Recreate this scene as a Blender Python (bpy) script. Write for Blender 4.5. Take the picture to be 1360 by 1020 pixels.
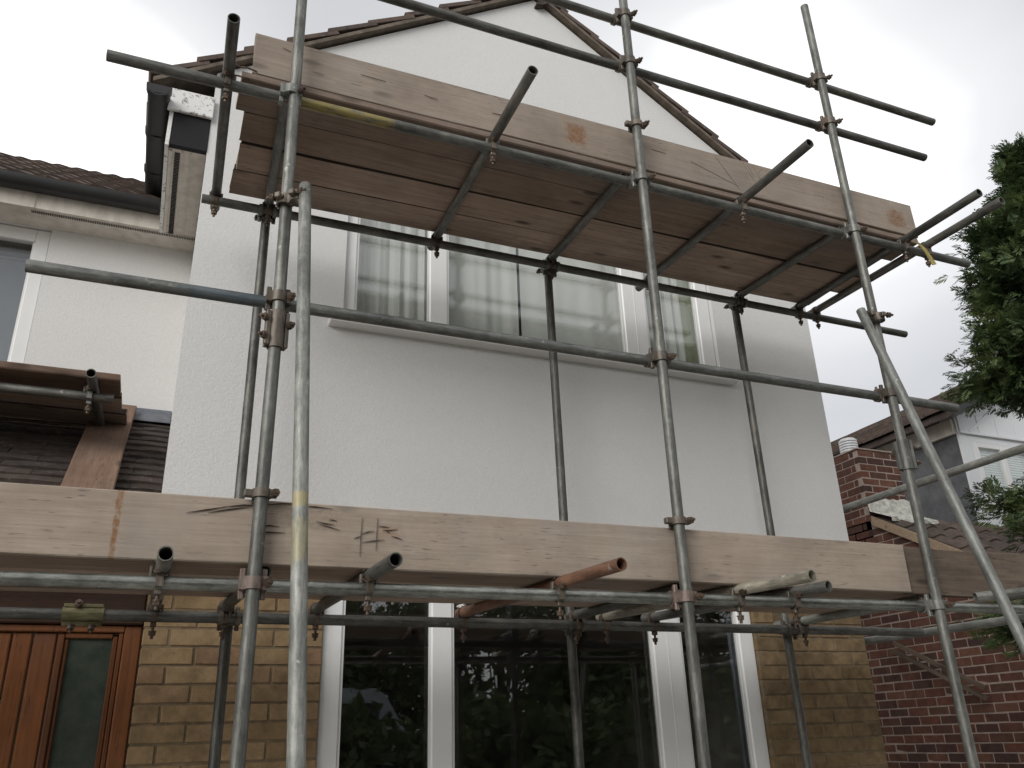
import bpy, math, random
import numpy as np
from mathutils import Matrix, Vector
random.seed(7); np.random.seed(7)
for o in list(bpy.data.objects): bpy.data.objects.remove(o)
SC = bpy.context.scene
COL = SC.collection
EYE = 1.5                                   # eye height; heights below are given from eye level
R = math.radians

# ------------------------------------------------------------------ camera, sky, sun, exposure
cam_d = bpy.data.cameras.new('camera'); cam = bpy.data.objects.new('camera', cam_d); COL.objects.link(cam)
Rwc = Matrix(((0.92228165, -0.38519951, -0.03190441),
              (-0.12251297, -0.36962061, 0.92107067),
              (-0.3665885, -0.84557788, -0.38808624)))       # world -> camera axes
cam.matrix_world = Matrix.Translation((0, 0, EYE)) @ Rwc.transposed().to_4x4()
cam_d.sensor_width = 36; cam_d.sensor_fit = 'HORIZONTAL'; cam_d.lens = 29.715
cam_d.clip_start = 0.05; cam_d.clip_end = 1000
SC.camera = cam

W = bpy.data.worlds.new('World'); SC.world = W; W.use_nodes = True
nt = W.node_tree; nt.nodes.clear()
SUN_EL, SUN_ROT = R(24), R(230)
def wn(t, **k):
    n = nt.nodes.new(t)
    for a, b in k.items(): setattr(n, a, b)
    return n
sky = wn('ShaderNodeTexSky', sky_type='NISHITA', sun_disc=False, sun_elevation=SUN_EL, sun_rotation=SUN_ROT)
bgA = wn('ShaderNodeBackground'); bgA.inputs['Strength'].default_value = 0.10
nt.links.new(sky.outputs[0], bgA.inputs[0])
tc = wn('ShaderNodeTexCoord')
mp = wn('ShaderNodeMapping'); mp.inputs['Scale'].default_value = (1.0, 1.0, 2.2); mp.inputs['Location'].default_value = (0.35, 0.1, 0.3)
nt.links.new(tc.outputs['Generated'], mp.inputs[0])
n1 = wn('ShaderNodeTexNoise'); n1.inputs['Scale'].default_value = 1.25; n1.inputs['Detail'].default_value = 4; n1.inputs['Roughness'].default_value = 0.45
n1.inputs['Distortion'].default_value = 0.5
nt.links.new(mp.outputs[0], n1.inputs[0])
add = n1.outputs[0]
for d, lo, amp in (((-0.16, 0.80, 0.575), 0.955, 0.36), ((0.58, 0.56, 0.59), 0.955, 0.26)):   # where the cloud is thin
    dot = wn('ShaderNodeVectorMath', operation='DOT_PRODUCT'); dot.inputs[1].default_value = Vector(d).normalized()
    nt.links.new(tc.outputs['Generated'], dot.inputs[0])
    mr = wn('ShaderNodeMapRange'); mr.interpolation_type = 'SMOOTHSTEP'
    mr.inputs['From Min'].default_value = lo; mr.inputs['From Max'].default_value = 1.0; mr.inputs['To Max'].default_value = amp
    nt.links.new(dot.outputs['Value'], mr.inputs[0])
    a_ = wn('ShaderNodeMath', operation='ADD'); nt.links.new(add, a_.inputs[0]); nt.links.new(mr.outputs[0], a_.inputs[1]); add = a_.outputs[0]
cr = wn('ShaderNodeValToRGB')
cr.color_ramp.elements[0].position = 0.30; cr.color_ramp.elements[0].color = (0.285, 0.288, 0.296, 1)
cr.color_ramp.elements[1].position = 0.80; cr.color_ramp.elements[1].color = (0.72, 0.717, 0.713, 1)
e = cr.color_ramp.elements.new(0.50); e.color = (0.355, 0.358, 0.367, 1)
e = cr.color_ramp.elements.new(0.64); e.color = (0.43, 0.433, 0.44, 1)
nt.links.new(add, cr.inputs[0])
bgB = wn('ShaderNodeBackground'); bgB.inputs['Strength'].default_value = 1.0
nt.links.new(cr.outputs[0], bgB.inputs[0])
mx = wn('ShaderNodeMixShader'); mx.inputs[0].default_value = 0.96
nt.links.new(bgA.outputs[0], mx.inputs[1]); nt.links.new(bgB.outputs[0], mx.inputs[2])
wo = wn('ShaderNodeOutputWorld'); nt.links.new(mx.outputs[0], wo.inputs[0])

sl = bpy.data.lights.new('sun', 'SUN'); sl.energy = 1.0; sl.angle = R(40); sl.color = (1, 0.985, 0.955)
so = bpy.data.objects.new('sun', sl); COL.objects.link(so)
so.rotation_euler = Vector((-0.70, -0.59, 0.41)).to_track_quat('Z', 'Y').to_euler()

SC.view_settings.view_transform = 'Standard'; SC.view_settings.look = 'None'
SC.view_settings.exposure = 1.12; SC.view_settings.gamma = 1.0; SC.view_settings.use_curve_mapping = False
SC.cycles.max_bounces = 8; SC.cycles.transparent_max_bounces = 16

# ------------------------------------------------------------------ helpers: materials
MATS = {}
class NT:
    def __init__(s, name):
        s.m = bpy.data.materials.new(name); s.m.use_nodes = True; s.t = s.m.node_tree
        s.b = s.t.nodes['Principled BSDF']; s.out = s.t.nodes['Material Output']
    def n(s, typ, props=None, **ins):
        n = s.t.nodes.new(typ)
        for a, b in (props or {}).items(): setattr(n, a, b)
        for k, v in ins.items(): s.set(n, k, v)
        return n
    def set(s, n, k, v):
        k = k.replace('_', ' ') if isinstance(k, str) and k not in n.inputs else k
        if isinstance(k, str) and k.isdigit(): k = int(k)
        i = n.inputs[k]
        if isinstance(v, bpy.types.NodeSocket): s.t.links.new(v, i)
        else: i.default_value = v
    def coords(s, scale=(1, 1, 1), loc=(0, 0, 0), kind='Object'):
        c = s.n('ShaderNodeTexCoord'); m = s.n('ShaderNodeMapping', Scale=scale, Location=loc)
        s.t.links.new(c.outputs[kind], m.inputs[0]); return m.outputs[0]
    def rand(s): return s.n('ShaderNodeObjectInfo').outputs['Random']
    def noise(s, vec, scale, detail=4, rough=0.55, dist=0.0):
        n = s.n('ShaderNodeTexNoise', Vector=vec, Scale=scale, Detail=detail, Roughness=rough, Distortion=dist); return n.outputs[0]
    def ramp(s, fac, stops):
        n = s.n('ShaderNodeValToRGB'); s.t.links.new(fac, n.inputs[0]); r = n.color_ramp
        r.elements[0].position, r.elements[0].color = stops[0][0], c4(stops[0][1])
        r.elements[1].position, r.elements[1].color = stops[-1][0], c4(stops[-1][1])
        for p, c in stops[1:-1]: r.elements.new(p).color = c4(c)
        return n.outputs[0]
    def math(s, op, a, b=0.0, c=0.0, clamp=False):
        n = s.n('ShaderNodeMath', {'operation': op, 'use_clamp': clamp})
        for i, v in enumerate((a, b, c)):
            if isinstance(v, bpy.types.NodeSocket): s.t.links.new(v, n.inputs[i])
            else: n.inputs[i].default_value = v
        return n.outputs[0]
    def mix(s, fac, a, b, mode='MIX'):
        n = s.n('ShaderNodeMix', {'data_type': 'RGBA', 'blend_type': mode})
        for i, v in ((0, fac), (6, a), (7, b)):
            if isinstance(v, bpy.types.NodeSocket): s.t.links.new(v, n.inputs[i])
            else: n.inputs[i].default_value = v if i == 0 else c4(v)
        return n.outputs[2]
    def addvec(s, vec, val):
        n = s.n('ShaderNodeVectorMath', {'operation': 'ADD'}); s.t.links.new(vec, n.inputs[0])
        cb = s.n('ShaderNodeCombineXYZ')
        for i in range(3): s.t.links.new(val, cb.inputs[i])
        s.t.links.new(cb.outputs[0], n.inputs[1]); return n.outputs[0]
    def bump(s, h, strength=0.3, dist=0.01):
        n = s.n('ShaderNodeBump', Strength=strength, Distance=dist, Height=h); s.set(s.b, 'Normal', n.outputs[0])
    def fin(s, col=None, rough=0.7, metal=0.0, spec=None):
        if col is not None: s.set(s.b, 'Base Color', c4(col) if not isinstance(col, bpy.types.NodeSocket) else col)
        s.set(s.b, 'Roughness', rough); s.set(s.b, 'Metallic', metal)
        if spec is not None: s.set(s.b, 'Specular IOR Level', spec)
        return s.m
def c4(c): return tuple(c) + (1,) if len(c) == 3 else tuple(c)

def m_plain(name, col, rough=0.6, var=0.12, scale=6, bump=0.0, bscale=80, spec=None, metal=0.0):
    t = NT(name); v = t.addvec(t.coords(), t.math('MULTIPLY', t.rand(), 30.0))
    f = t.noise(v, scale, 6, 0.6)
    lo = tuple(x * (1 - var) for x in col); hi = tuple(min(1, x * (1 + var)) for x in col)
    if bump: t.bump(t.noise(v, bscale, 4), bump, 0.004)
    return t.fin(t.ramp(f, [(0.3, lo), (0.7, hi)]), rough, metal, spec)

def m_render():
    t = NT('white_render'); v = t.coords(kind='Object')
    g = t.noise(v, 150, 3, 0.6); big = t.noise(v, 1.2, 5, 0.55)
    c = t.ramp(big, [(0.3, (0.625, 0.615, 0.60)), (0.7, (0.68, 0.672, 0.658))])
    c = t.mix(0.35, c, t.ramp(g, [(0.35, (0.55, 0.54, 0.52)), (0.65, (0.74, 0.73, 0.715))]))
    bl = t.n('ShaderNodeMapRange', **{'Value': t.noise(v, 2.4, 6, 0.6), 'From_Min': 0.56, 'From_Max': 0.66}); c = t.mix(t.math('MULTIPLY', bl.outputs[0], 0.10), c, (0.52, 0.50, 0.48))
    t.bump(t.math('ADD', g, t.math('MULTIPLY', t.noise(v, 60, 2), 0.7)), 0.40, 0.006)
    return t.fin(c, 0.9, 0, 0.2)

def m_steel(name='galvanised_steel', lo=(0.115, 0.117, 0.112), hi=(0.235, 0.235, 0.225), rust=0.15, spots=0.5, metal=0.55, bands=(), rbase=0.33):
    t = NT(name); rnd = t.rand(); v0 = t.coords(); v = t.addvec(v0, t.math('MULTIPLY', rnd, 50.0))
    sm = t.n('ShaderNodeMapping', Scale=(14, 14, 2.2)); t.t.links.new(v, sm.inputs[0])
    a = t.noise(sm.outputs[0], 3, 8, 0.68)
    c = t.ramp(a, [(0.32, lo), (0.68, hi)])
    c = t.mix(1.0, c, t.ramp(rnd, [(0.0, (0.80, 0.80, 0.79)), (1.0, (1.12, 1.1, 1.05))]), 'MULTIPLY')
    fm = t.n('ShaderNodeMapping', Scale=(130, 130, 22)); t.t.links.new(v, fm.inputs[0])
    c = t.mix(1.0, c, t.ramp(t.noise(fm.outputs[0], 1.0, 6, 0.75), [(0.3, (0.62, 0.62, 0.61)), (0.7, (1.32, 1.32, 1.30))]), 'MULTIPLY')
    c = t.mix(1.0, c, t.ramp(t.noise(v, 5.0, 7, 0.68), [(0.3, (0.50, 0.49, 0.47)), (0.7, (1.36, 1.36, 1.34))]), 'MULTIPLY')
    b = t.noise(v, 5, 8, 0.7)                                # rust blooms
    rf = t.n('ShaderNodeMapRange', **{'Value': b, 'From_Min': 0.60, 'From_Max': 0.72}); 
    c = t.mix(t.math('MULTIPLY', rf.outputs[0], rust), c, (0.16, 0.075, 0.04))
    s2 = t.noise(v, 34, 5, 0.6)                              # mortar splashes
    sf = t.n('ShaderNodeMapRange', **{'Value': s2, 'From_Min': 0.64, 'From_Max': 0.68})
    s3 = t.noise(v, 9, 5, 0.6); sg = t.n('ShaderNodeMapRange', **{'Value': s3, 'From_Min': 0.48, 'From_Max': 0.60})
    c = t.mix(t.math('MULTIPLY', t.math('MULTIPLY', sf.outputs[0], sg.outputs[0]), spots), c, (0.5, 0.49, 0.46))
    sep = t.n('ShaderNodeSeparateXYZ'); t.t.links.new(v0, sep.inputs[0])
    for z, w, col, k in bands:                               # daubs of old paint along the tube
        d = t.math('ABSOLUTE', t.math('SUBTRACT', sep.outputs[2], z))
        q = t.n('ShaderNodeMapRange', **{'Value': t.math('ADD', d, t.math('MULTIPLY', t.math('SUBTRACT', t.noise(v, 24, 6, 0.7), 0.5), w * 1.6)), 'From_Min': w, 'From_Max': w * 0.72})
        w2 = t.n('ShaderNodeMapRange', **{'Value': t.noise(sm.outputs[0], 6, 5, 0.7), 'From_Min': 0.36, 'From_Max': 0.5})
        c = t.mix(t.math('MULTIPLY', t.math('MULTIPLY', q.outputs[0], w2.outputs[0]), k), c, col)
    t.bump(t.math('ADD', a, sf.outputs[0]), 0.25, 0.002)
    r = t.math('MULTIPLY_ADD', a, 0.35, rbase)
    return t.fin(c, r, metal)

def m_wood(name, lo, hi, axis=0, knots=0.6, stains=(), rough=0.85, grain=1.0):
    t = NT(name); rnd = t.rand(); v0 = t.coords(); v = t.addvec(v0, t.math('MULTIPLY', rnd, 70.0))
    sc = [30, 30, 30]; sc[axis] = 1.3
    sm = t.n('ShaderNodeMapping', Scale=tuple(sc)); t.t.links.new(v, sm.inputs[0])
    g = t.noise(sm.outputs[0], 1.6, 8, 0.62, 0.6)
    sc2 = [90, 90, 90]; sc2[axis] = 2.5
    sf = t.n('ShaderNodeMapping', Scale=tuple(sc2)); t.t.links.new(v, sf.inputs[0])
    fine = t.noise(sf.outputs[0], 2.0, 4, 0.6)
    c = t.ramp(g, [(0.25, lo), (0.75, hi)])
    c = t.mix(0.16 * grain, c, t.ramp(fine, [(0.3, tuple(x * 0.5 for x in lo)), (0.6, hi)]))
    blot = t.noise(v, 2.3, 6, 0.65)
    c = t.mix(1.0, c, t.ramp(blot, [(0.3, (0.74, 0.70, 0.68)), (0.7, (1.16, 1.13, 1.1))]), 'MULTIPLY')
    c = t.mix(1.0, c, t.ramp(rnd, [(0.0, (0.68, 0.67, 0.67)), (0.5, (1.0, 0.98, 0.95)), (1.0, (1.28, 1.27, 1.26))]), 'MULTIPLY')
    cs_ = [120, 120, 120]; cs_[axis] = 14
    cm = t.n('ShaderNodeMapping', Scale=tuple(cs_)); t.t.links.new(v, cm.inputs[0])
    ck = t.n('ShaderNodeMapRange', **{'Value': t.noise(cm.outputs[0], 1.0, 3, 0.55), 'From_Min': 0.60, 'From_Max': 0.68})      # short drying checks and dirt
    pk = t.n('ShaderNodeMapRange', **{'Value': t.noise(v, 4.5, 4, 0.6), 'From_Min': 0.42, 'From_Max': 0.62})
    c = t.mix(t.math('MULTIPLY', t.math('MULTIPLY', ck.outputs[0], pk.outputs[0]), 0.8), c, tuple(x * 0.3 for x in lo))
    gr = t.n('ShaderNodeMapRange', **{'Value': t.noise(v, 1.1, 7, 0.7), 'From_Min': 0.50, 'From_Max': 0.72})                     # grey weathering and mud
    c = t.mix(t.math('MULTIPLY', gr.outputs[0], 0.45), c, tuple((sum(lo) / 3) * k for k in (0.92, 0.86, 0.80)))
    ks = [7.5, 7.5, 7.5]; ks[axis] = 2.6
    km = t.n('ShaderNodeMapping', Scale=tuple(ks)); t.t.links.new(v, km.inputs[0])
    vo = t.n('ShaderNodeTexVoronoi', Scale=1.0, Randomness=1.0); t.t.links.new(km.outputs[0], vo.inputs['Vector'])
    kd = t.n('ShaderNodeMapRange', **{'Value': t.math('ADD', vo.outputs['Distance'], t.math('MULTIPLY', fine, 0.06)), 'From_Min': 0.20, 'From_Max': 0.10})
    c = t.mix(t.math('MULTIPLY', kd.outputs[0], knots), c, tuple(x * 0.35 for x in lo))
    sep = t.n('ShaderNodeSeparateXYZ'); t.t.links.new(v0, sep.inputs[0])
    for x, z, wx, wz, col, k in stains:
        wob = t.math('MULTIPLY', t.math('SUBTRACT', t.noise(v0, 30, 6, 0.7), 0.5), min(wx, wz) * 1.5)
        dx = t.math('ADD', t.math('ABSOLUTE', t.math('SUBTRACT', sep.outputs[0], x)), wob)
        dz = t.math('ADD', t.math('ABSOLUTE', t.math('SUBTRACT', sep.outputs[2], z)), wob)
        fx = t.n('ShaderNodeMapRange', **{'Value': dx, 'From_Min': wx, 'From_Max': wx * 0.5})
        fz = t.n('ShaderNodeMapRange', **{'Value': dz, 'From_Min': wz, 'From_Max': wz * 0.6})
        sp = t.n('ShaderNodeMapRange', **{'Value': t.noise(v0, 55, 5, 0.7), 'From_Min': 0.28, 'From_Max': 0.58})
        f = t.math('MULTIPLY', t.math('MULTIPLY', fx.outputs[0], fz.outputs[0]), sp.outputs[0])
        c = t.mix(t.math('MULTIPLY', f, k), c, col)
    t.bump(t.math('ADD', t.math('MULTIPLY', fine, 0.6), g), 0.35, 0.003)
    return t.fin(c, rough, 0, 0.25)

def m_brick(name, cols, blot=0.25):
    t = NT(name); rnd = t.rand(); v = t.addvec(t.coords(), t.math('MULTIPLY', rnd, 90.0))
    n = len(cols); c = t.ramp(rnd, [(i / (n - 1), k) for i, k in enumerate(cols)])
    a = t.noise(v, 14, 7, 0.65); b = t.noise(v, 120, 3)
    c = t.mix(1.0, c, t.ramp(a, [(0.25, (1 - blot * 1.6,) * 3), (0.7, (1 + blot,) * 3)]), 'MULTIPLY')
    sp = t.n('ShaderNodeMapRange', **{'Value': t.noise(v, 70, 2), 'From_Min': 0.68, 'From_Max': 0.74})
    c = t.mix(t.math('MULTIPLY', sp.outputs[0], 0.55), c, tuple(x * 0.35 for x in cols[0]))
    t.bump(t.math('ADD', b, a), 0.5, 0.004)
    return t.fin(c, 0.9, 0, 0.2)

def m_glass(name, tint=(0.9, 0.95, 0.93), ior=1.5, gain=1.0):
    t = NT(name); t.t.nodes.remove(t.b)
    ge = t.n('ShaderNodeNewGeometry'); fr = t.n('ShaderNodeFresnel', IOR=t.math('MULTIPLY_ADD', ge.outputs['Backfacing'], 1 / ior - ior, ior)); tr = t.n('ShaderNodeBsdfTransparent', Color=c4(tint)); gl = t.n('ShaderNodeBsdfGlossy', Roughness=0.0, Color=(gain, gain, gain, 1))
    mxs = t.n('ShaderNodeMixShader')
    t.t.links.new(fr.outputs[0], mxs.inputs[0]); t.t.links.new(tr.outputs[0], mxs.inputs[1]); t.t.links.new(gl.outputs[0], mxs.inputs[2])
    t.t.links.new(mxs.outputs[0], t.out.inputs[0]); return t.m

def m_leaf(name, cols, rough=0.6):
    t = NT(name); v = t.coords(); a = t.noise(v, 2.2, 4, 0.6); b = t.noise(v, 26, 3, 0.6)
    f = t.math('ADD', t.math('MULTIPLY', a, 0.6), t.math('MULTIPLY', b, 0.4))
    c = t.ramp(f, [(0.30, cols[0]), (0.48, cols[1]), (0.66, cols[2])])
    tl = t.n('ShaderNodeBsdfTranslucent'); t.t.links.new(c, tl.inputs[0])
    t.fin(c, rough, 0, 0.3)
    ms = t.n('ShaderNodeMixShader'); ms.inputs[0].default_value = 0.22
    t.t.links.new(t.b.outputs[0], ms.inputs[1]); t.t.links.new(tl.outputs[0], ms.inputs[2]); t.t.links.new(ms.outputs[0], t.out.inputs[0])
    return t.m

def m_flaky():
    t = NT('flaking_white_paint'); v = t.coords(); f = t.noise(v, 42, 8, 0.75); g = t.noise(v, 9, 3)
    k = t.n('ShaderNodeMapRange', **{'Value': t.math('ADD', f, t.math('MULTIPLY', g, 0.5)), 'From_Min': 0.80, 'From_Max': 0.86})
    t.bump(k.outputs[0], -0.4, 0.003)
    return t.fin(t.mix(k.outputs[0], (0.74, 0.73, 0.71), (0.19, 0.18, 0.17)), 0.8)

def m_pvc_dirty(name, col, dirt):
    t = NT(name); v = t.coords(scale=(3, 3, 1.2)); f = t.noise(v, 3.5, 8, 0.7)
    return t.fin(t.ramp(f, [(0.42, col), (0.75, dirt)]), 0.5)

def m_tile(name, cols):
    t = NT(name); rnd = t.rand(); v = t.addvec(t.coords(), t.math('MULTIPLY', rnd, 60.0))
    c = t.ramp(rnd, [(i / (len(cols) - 1), k) for i, k in enumerate(cols)])
    a = t.noise(v, 12, 8, 0.7); k = t.n('ShaderNodeMapRange', **{'Value': t.noise(v, 25, 6, 0.7), 'From_Min': 0.58, 'From_Max': 0.70})
    c = t.mix(1.0, c, t.ramp(a, [(0.3, (0.62,) * 3), (0.7, (1.25,) * 3)]), 'MULTIPLY')
    c = t.mix(t.math('MULTIPLY', k.outputs[0], 0.55), c, (0.21, 0.20, 0.16))       # lichen
    t.bump(a, 0.5, 0.004); return t.fin(c, 0.9, 0, 0.2)

M_RENDER = m_render()
M_STEEL = m_steel()
M_STEEL_DARK = m_steel('dull_dark_steel', (0.078, 0.077, 0.073), (0.18, 0.178, 0.17), 0.25, 0.3)
M_STEEL_PALE = m_steel('weathered_pale_steel', (0.16, 0.163, 0.16), (0.28, 0.285, 0.275), 0.10, 0.7, 0.35)
M_STEEL_RUST = m_steel('rusty_steel', (0.13, 0.065, 0.042), (0.24, 0.13, 0.09), 0.6, 0.4, 0.15)
M_STEEL_CEM = m_steel('cement_splashed_steel', (0.17, 0.155, 0.13), (0.36, 0.335, 0.28), 0.15, 0.9, 0.1)
M_STEEL_SHINY = m_steel('bright_wet_steel', (0.20, 0.205, 0.195), (0.36, 0.37, 0.355), 0.05, 1.0, 0.75, rbase=0.14)
M_STEEL_YEL_R = m_steel('pale_steel_with_yellow_paint', (0.19, 0.195, 0.19), (0.33, 0.335, 0.32), 0.08, 0.7, 0.35,
                        bands=((1.46, 0.028, (0.42, 0.33, 0.10), 0.5), (1.60, 0.085, (0.42, 0.36, 0.17), 0.38)))
M_STEEL_YEL_L = m_steel('steel_with_yellow_paint', (0.11, 0.11, 0.105), (0.21, 0.21, 0.2), 0.2, 0.4, 0.5, bands=((0.95, 0.26, (0.30, 0.23, 0.05), 0.7),))
M_STEEL_BLUE = m_steel('steel_with_blue_paint', (0.12, 0.125, 0.125), (0.23, 0.235, 0.23), 0.1, 0.4, 0.55, bands=((0.72, 0.22, (0.075, 0.11, 0.14), 0.6),))
M_COUP = m_steel('coupler_steel', (0.075, 0.062, 0.052), (0.20, 0.17, 0.145), 0.85, 0.4, 0.35)
M_COUP_PINK = m_steel('faded_red_coupler', (0.15, 0.095, 0.085), (0.32, 0.255, 0.235), 0.8, 0.6, 0.2)
M_COUP_BRASS = m_steel('yellow_zinc_coupler', (0.10, 0.092, 0.05), (0.23, 0.215, 0.125), 0.2, 0.4, 0.5)
M_RUST = m_steel('rusty_bolt_steel', (0.07, 0.05, 0.04), (0.17, 0.12, 0.09), 0.6, 0.1, 0.4)
M_WOOD_DECK = m_wood('grimy_deck_wood', (0.185, 0.143, 0.115), (0.39, 0.312, 0.255))
M_WOOD_DECK_B = m_wood('reddish_deck_wood', (0.17, 0.129, 0.102), (0.36, 0.283, 0.23), knots=0.9)
M_WOOD_DECK_C = m_wood('muddy_grey_deck_wood', (0.165, 0.128, 0.102), (0.35, 0.275, 0.22), knots=0.85)
M_EDGE_SHADE = m_wood('painted_gap_shade_edge', (0.022, 0.016, 0.012), (0.05, 0.036, 0.028), knots=0.0)  # near-black board sides: shade of the gaps between boards put into the colour
M_WOOD_OLD = m_wood('dark_old_wood', (0.07, 0.055, 0.043), (0.165, 0.13, 0.103))
M_WOOD_ROOF = m_wood('brown_board_wood', (0.13, 0.085, 0.06), (0.24, 0.165, 0.125))
M_WOOD_NEIGH = m_wood('weathered_verge_timber', (0.22, 0.16, 0.11), (0.36, 0.28, 0.2))
M_UPVC = m_plain('white_upvc', (0.73, 0.725, 0.71), 0.28, 0.02, 3, spec=0.5)
M_CREAM = m_pvc_dirty('cream_soffit', (0.62, 0.575, 0.51), (0.40, 0.36, 0.30))
M_FLAKY = m_flaky()
M_GUTTER = m_plain('black_plastic', (0.012, 0.0115, 0.012), 0.5, 0.25, 5)
M_LEAD = m_plain('lead_flashing', (0.13, 0.14, 0.16), 0.55, 0.4, 9, 0.3, 20, metal=0.3)
M_SLATE = m_plain('dark_grey_cladding', (0.085, 0.087, 0.092), 0.6, 0.35, 7, 0.15, 30)
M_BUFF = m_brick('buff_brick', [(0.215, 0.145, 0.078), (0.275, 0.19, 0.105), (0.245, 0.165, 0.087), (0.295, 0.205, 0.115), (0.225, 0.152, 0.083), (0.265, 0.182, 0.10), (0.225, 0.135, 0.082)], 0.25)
M_BUFF_DARK = m_brick('darker_buff_brick', [(0.15, 0.104, 0.058), (0.20, 0.14, 0.078), (0.17, 0.116, 0.062), (0.21, 0.147, 0.083), (0.145, 0.1, 0.058)], 0.32)  # darker buff tones for the pier on the chimney side
M_BUFF_MORTAR = m_plain('dark_buff_mortar', (0.175, 0.13, 0.08), 0.95, 0.3, 25, 0.4, 150)
M_RED = m_brick('red_brick', [(0.095, 0.043, 0.032), (0.135, 0.058, 0.040), (0.07, 0.036, 0.030), (0.15, 0.072, 0.048), (0.10, 0.050, 0.037), (0.058, 0.036, 0.031)])
M_RED_MORTAR = m_plain('pink_grey_mortar', (0.31, 0.245, 0.21), 0.95, 0.2, 25, 0.4, 150)
M_TILE = m_tile('brown_roof_tile', [(0.095, 0.07, 0.058), (0.13, 0.095, 0.08), (0.075, 0.06, 0.052)])
M_TILE_DARK = m_tile('dark_roof_tile', [(0.055, 0.043, 0.038), (0.085, 0.065, 0.055), (0.045, 0.038, 0.035)])
M_MORTAR_V = m_plain('brown_verge_mortar', (0.13, 0.105, 0.082), 0.95, 0.4, 14, 0.6, 60)
M_DOOR = m_wood('varnished_orange_wood', (0.105, 0.038, 0.014), (0.195, 0.078, 0.030), axis=2, knots=0.0, rough=0.4)
M_DOOR_HEAD = m_wood('dark_stained_wood', (0.05, 0.022, 0.012), (0.10, 0.045, 0.025), axis=0, knots=0.0, rough=0.5)
M_GLASS = m_glass('window_glass', (0.99, 0.995, 0.99))
def m_obscured():
    t = NT('obscured_green_glass'); v = t.coords(); f = t.noise(v, 90, 3, 0.6)
    t.bump(f, 0.35, 0.004)
    return t.fin(t.ramp(t.noise(v, 8, 5, 0.7), [(0.3, (0.030, 0.038, 0.030)), (0.7, (0.060, 0.072, 0.056))]), 0.12, 0, 0.5)
M_GLASS_DOOR = m_obscured()
M_CURTAIN = m_plain('pale_curtain_cloth', (0.53, 0.53, 0.505), 0.9, 0.04, 4)
M_CURTAIN_G = m_plain('olive_curtain_cloth', (0.25, 0.275, 0.19), 0.9, 0.08, 4)
M_BLIND = m_plain('pale_green_blind', (0.66, 0.72, 0.71), 0.6, 0.05, 4)
M_BLIND_B = m_plain('grey_blue_blind', (0.085, 0.095, 0.122), 0.6, 0.05, 4)
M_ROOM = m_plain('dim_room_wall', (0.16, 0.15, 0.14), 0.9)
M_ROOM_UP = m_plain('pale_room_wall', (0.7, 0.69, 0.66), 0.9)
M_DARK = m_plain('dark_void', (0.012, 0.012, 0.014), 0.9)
M_BARK = m_plain('bark', (0.07, 0.052, 0.04), 0.95, 0.4, 18, 0.6, 30)
M_CONIFER = m_leaf('conifer_green', [(0.022, 0.038, 0.018), (0.052, 0.083, 0.032), (0.17, 0.21, 0.07)])
M_LEAVES = m_leaf('dark_leaf_green', [(0.03, 0.05, 0.018), (0.065, 0.095, 0.03), (0.13, 0.165, 0.055)])
M_TARMAC = m_plain('concrete_paving', (0.40, 0.385, 0.355), 0.9, 0.3, 40, 0.4, 200)
M_WHITEPAINT = m_plain('silver_blue_vehicle_paint', (0.36, 0.40, 0.45), 0.25, 0.02, 3)
M_RUBBER = m_plain('black_rubber', (0.02, 0.02, 0.02), 0.8)
M_YELLOW = m_plain('faded_yellow_plastic', (0.42, 0.33, 0.10), 0.6, 0.2, 30)
M_SAW = m_plain('saw_cut_edge', (0.035, 0.022, 0.016), 0.9, 0.3, 20)
M_CRUST = m_plain('white_crusted_lead', (0.50, 0.49, 0.44), 0.85, 0.45, 22, 0.5, 40)
M_LUMP = m_plain('dried_white_mortar', (0.62, 0.60, 0.56), 0.95, 0.25, 40, 0.6, 120)
M_WHITECLAD = m_plain('white_cladding', (0.68, 0.69, 0.70), 0.45, 0.03, 3)

# ------------------------------------------------------------------ helpers: geometry
WM = {}
def link(name, data, M, parent=None):
    o = bpy.data.objects.new(name, data); COL.objects.link(o); WM[o] = M.copy()
    if parent is not None:
        o.parent = parent; o.matrix_basis = WM[parent].inverted() @ M
    else: o.matrix_basis = M
    return o
def T(x=0, y=0, z=0): return Matrix.Translation((x, y, z + EYE))      # z counted from eye level
def tag(o, label, cat, group=None, kind=None):
    if label: o['label'] = label
    if cat: o['category'] = cat
    if group: o['group'] = group
    if kind: o['kind'] = kind
    return o
def empty(name, M, label=None, cat=None, group=None, parent=None):
    return tag(link(name, None, M, parent), label, cat, group)

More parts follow.
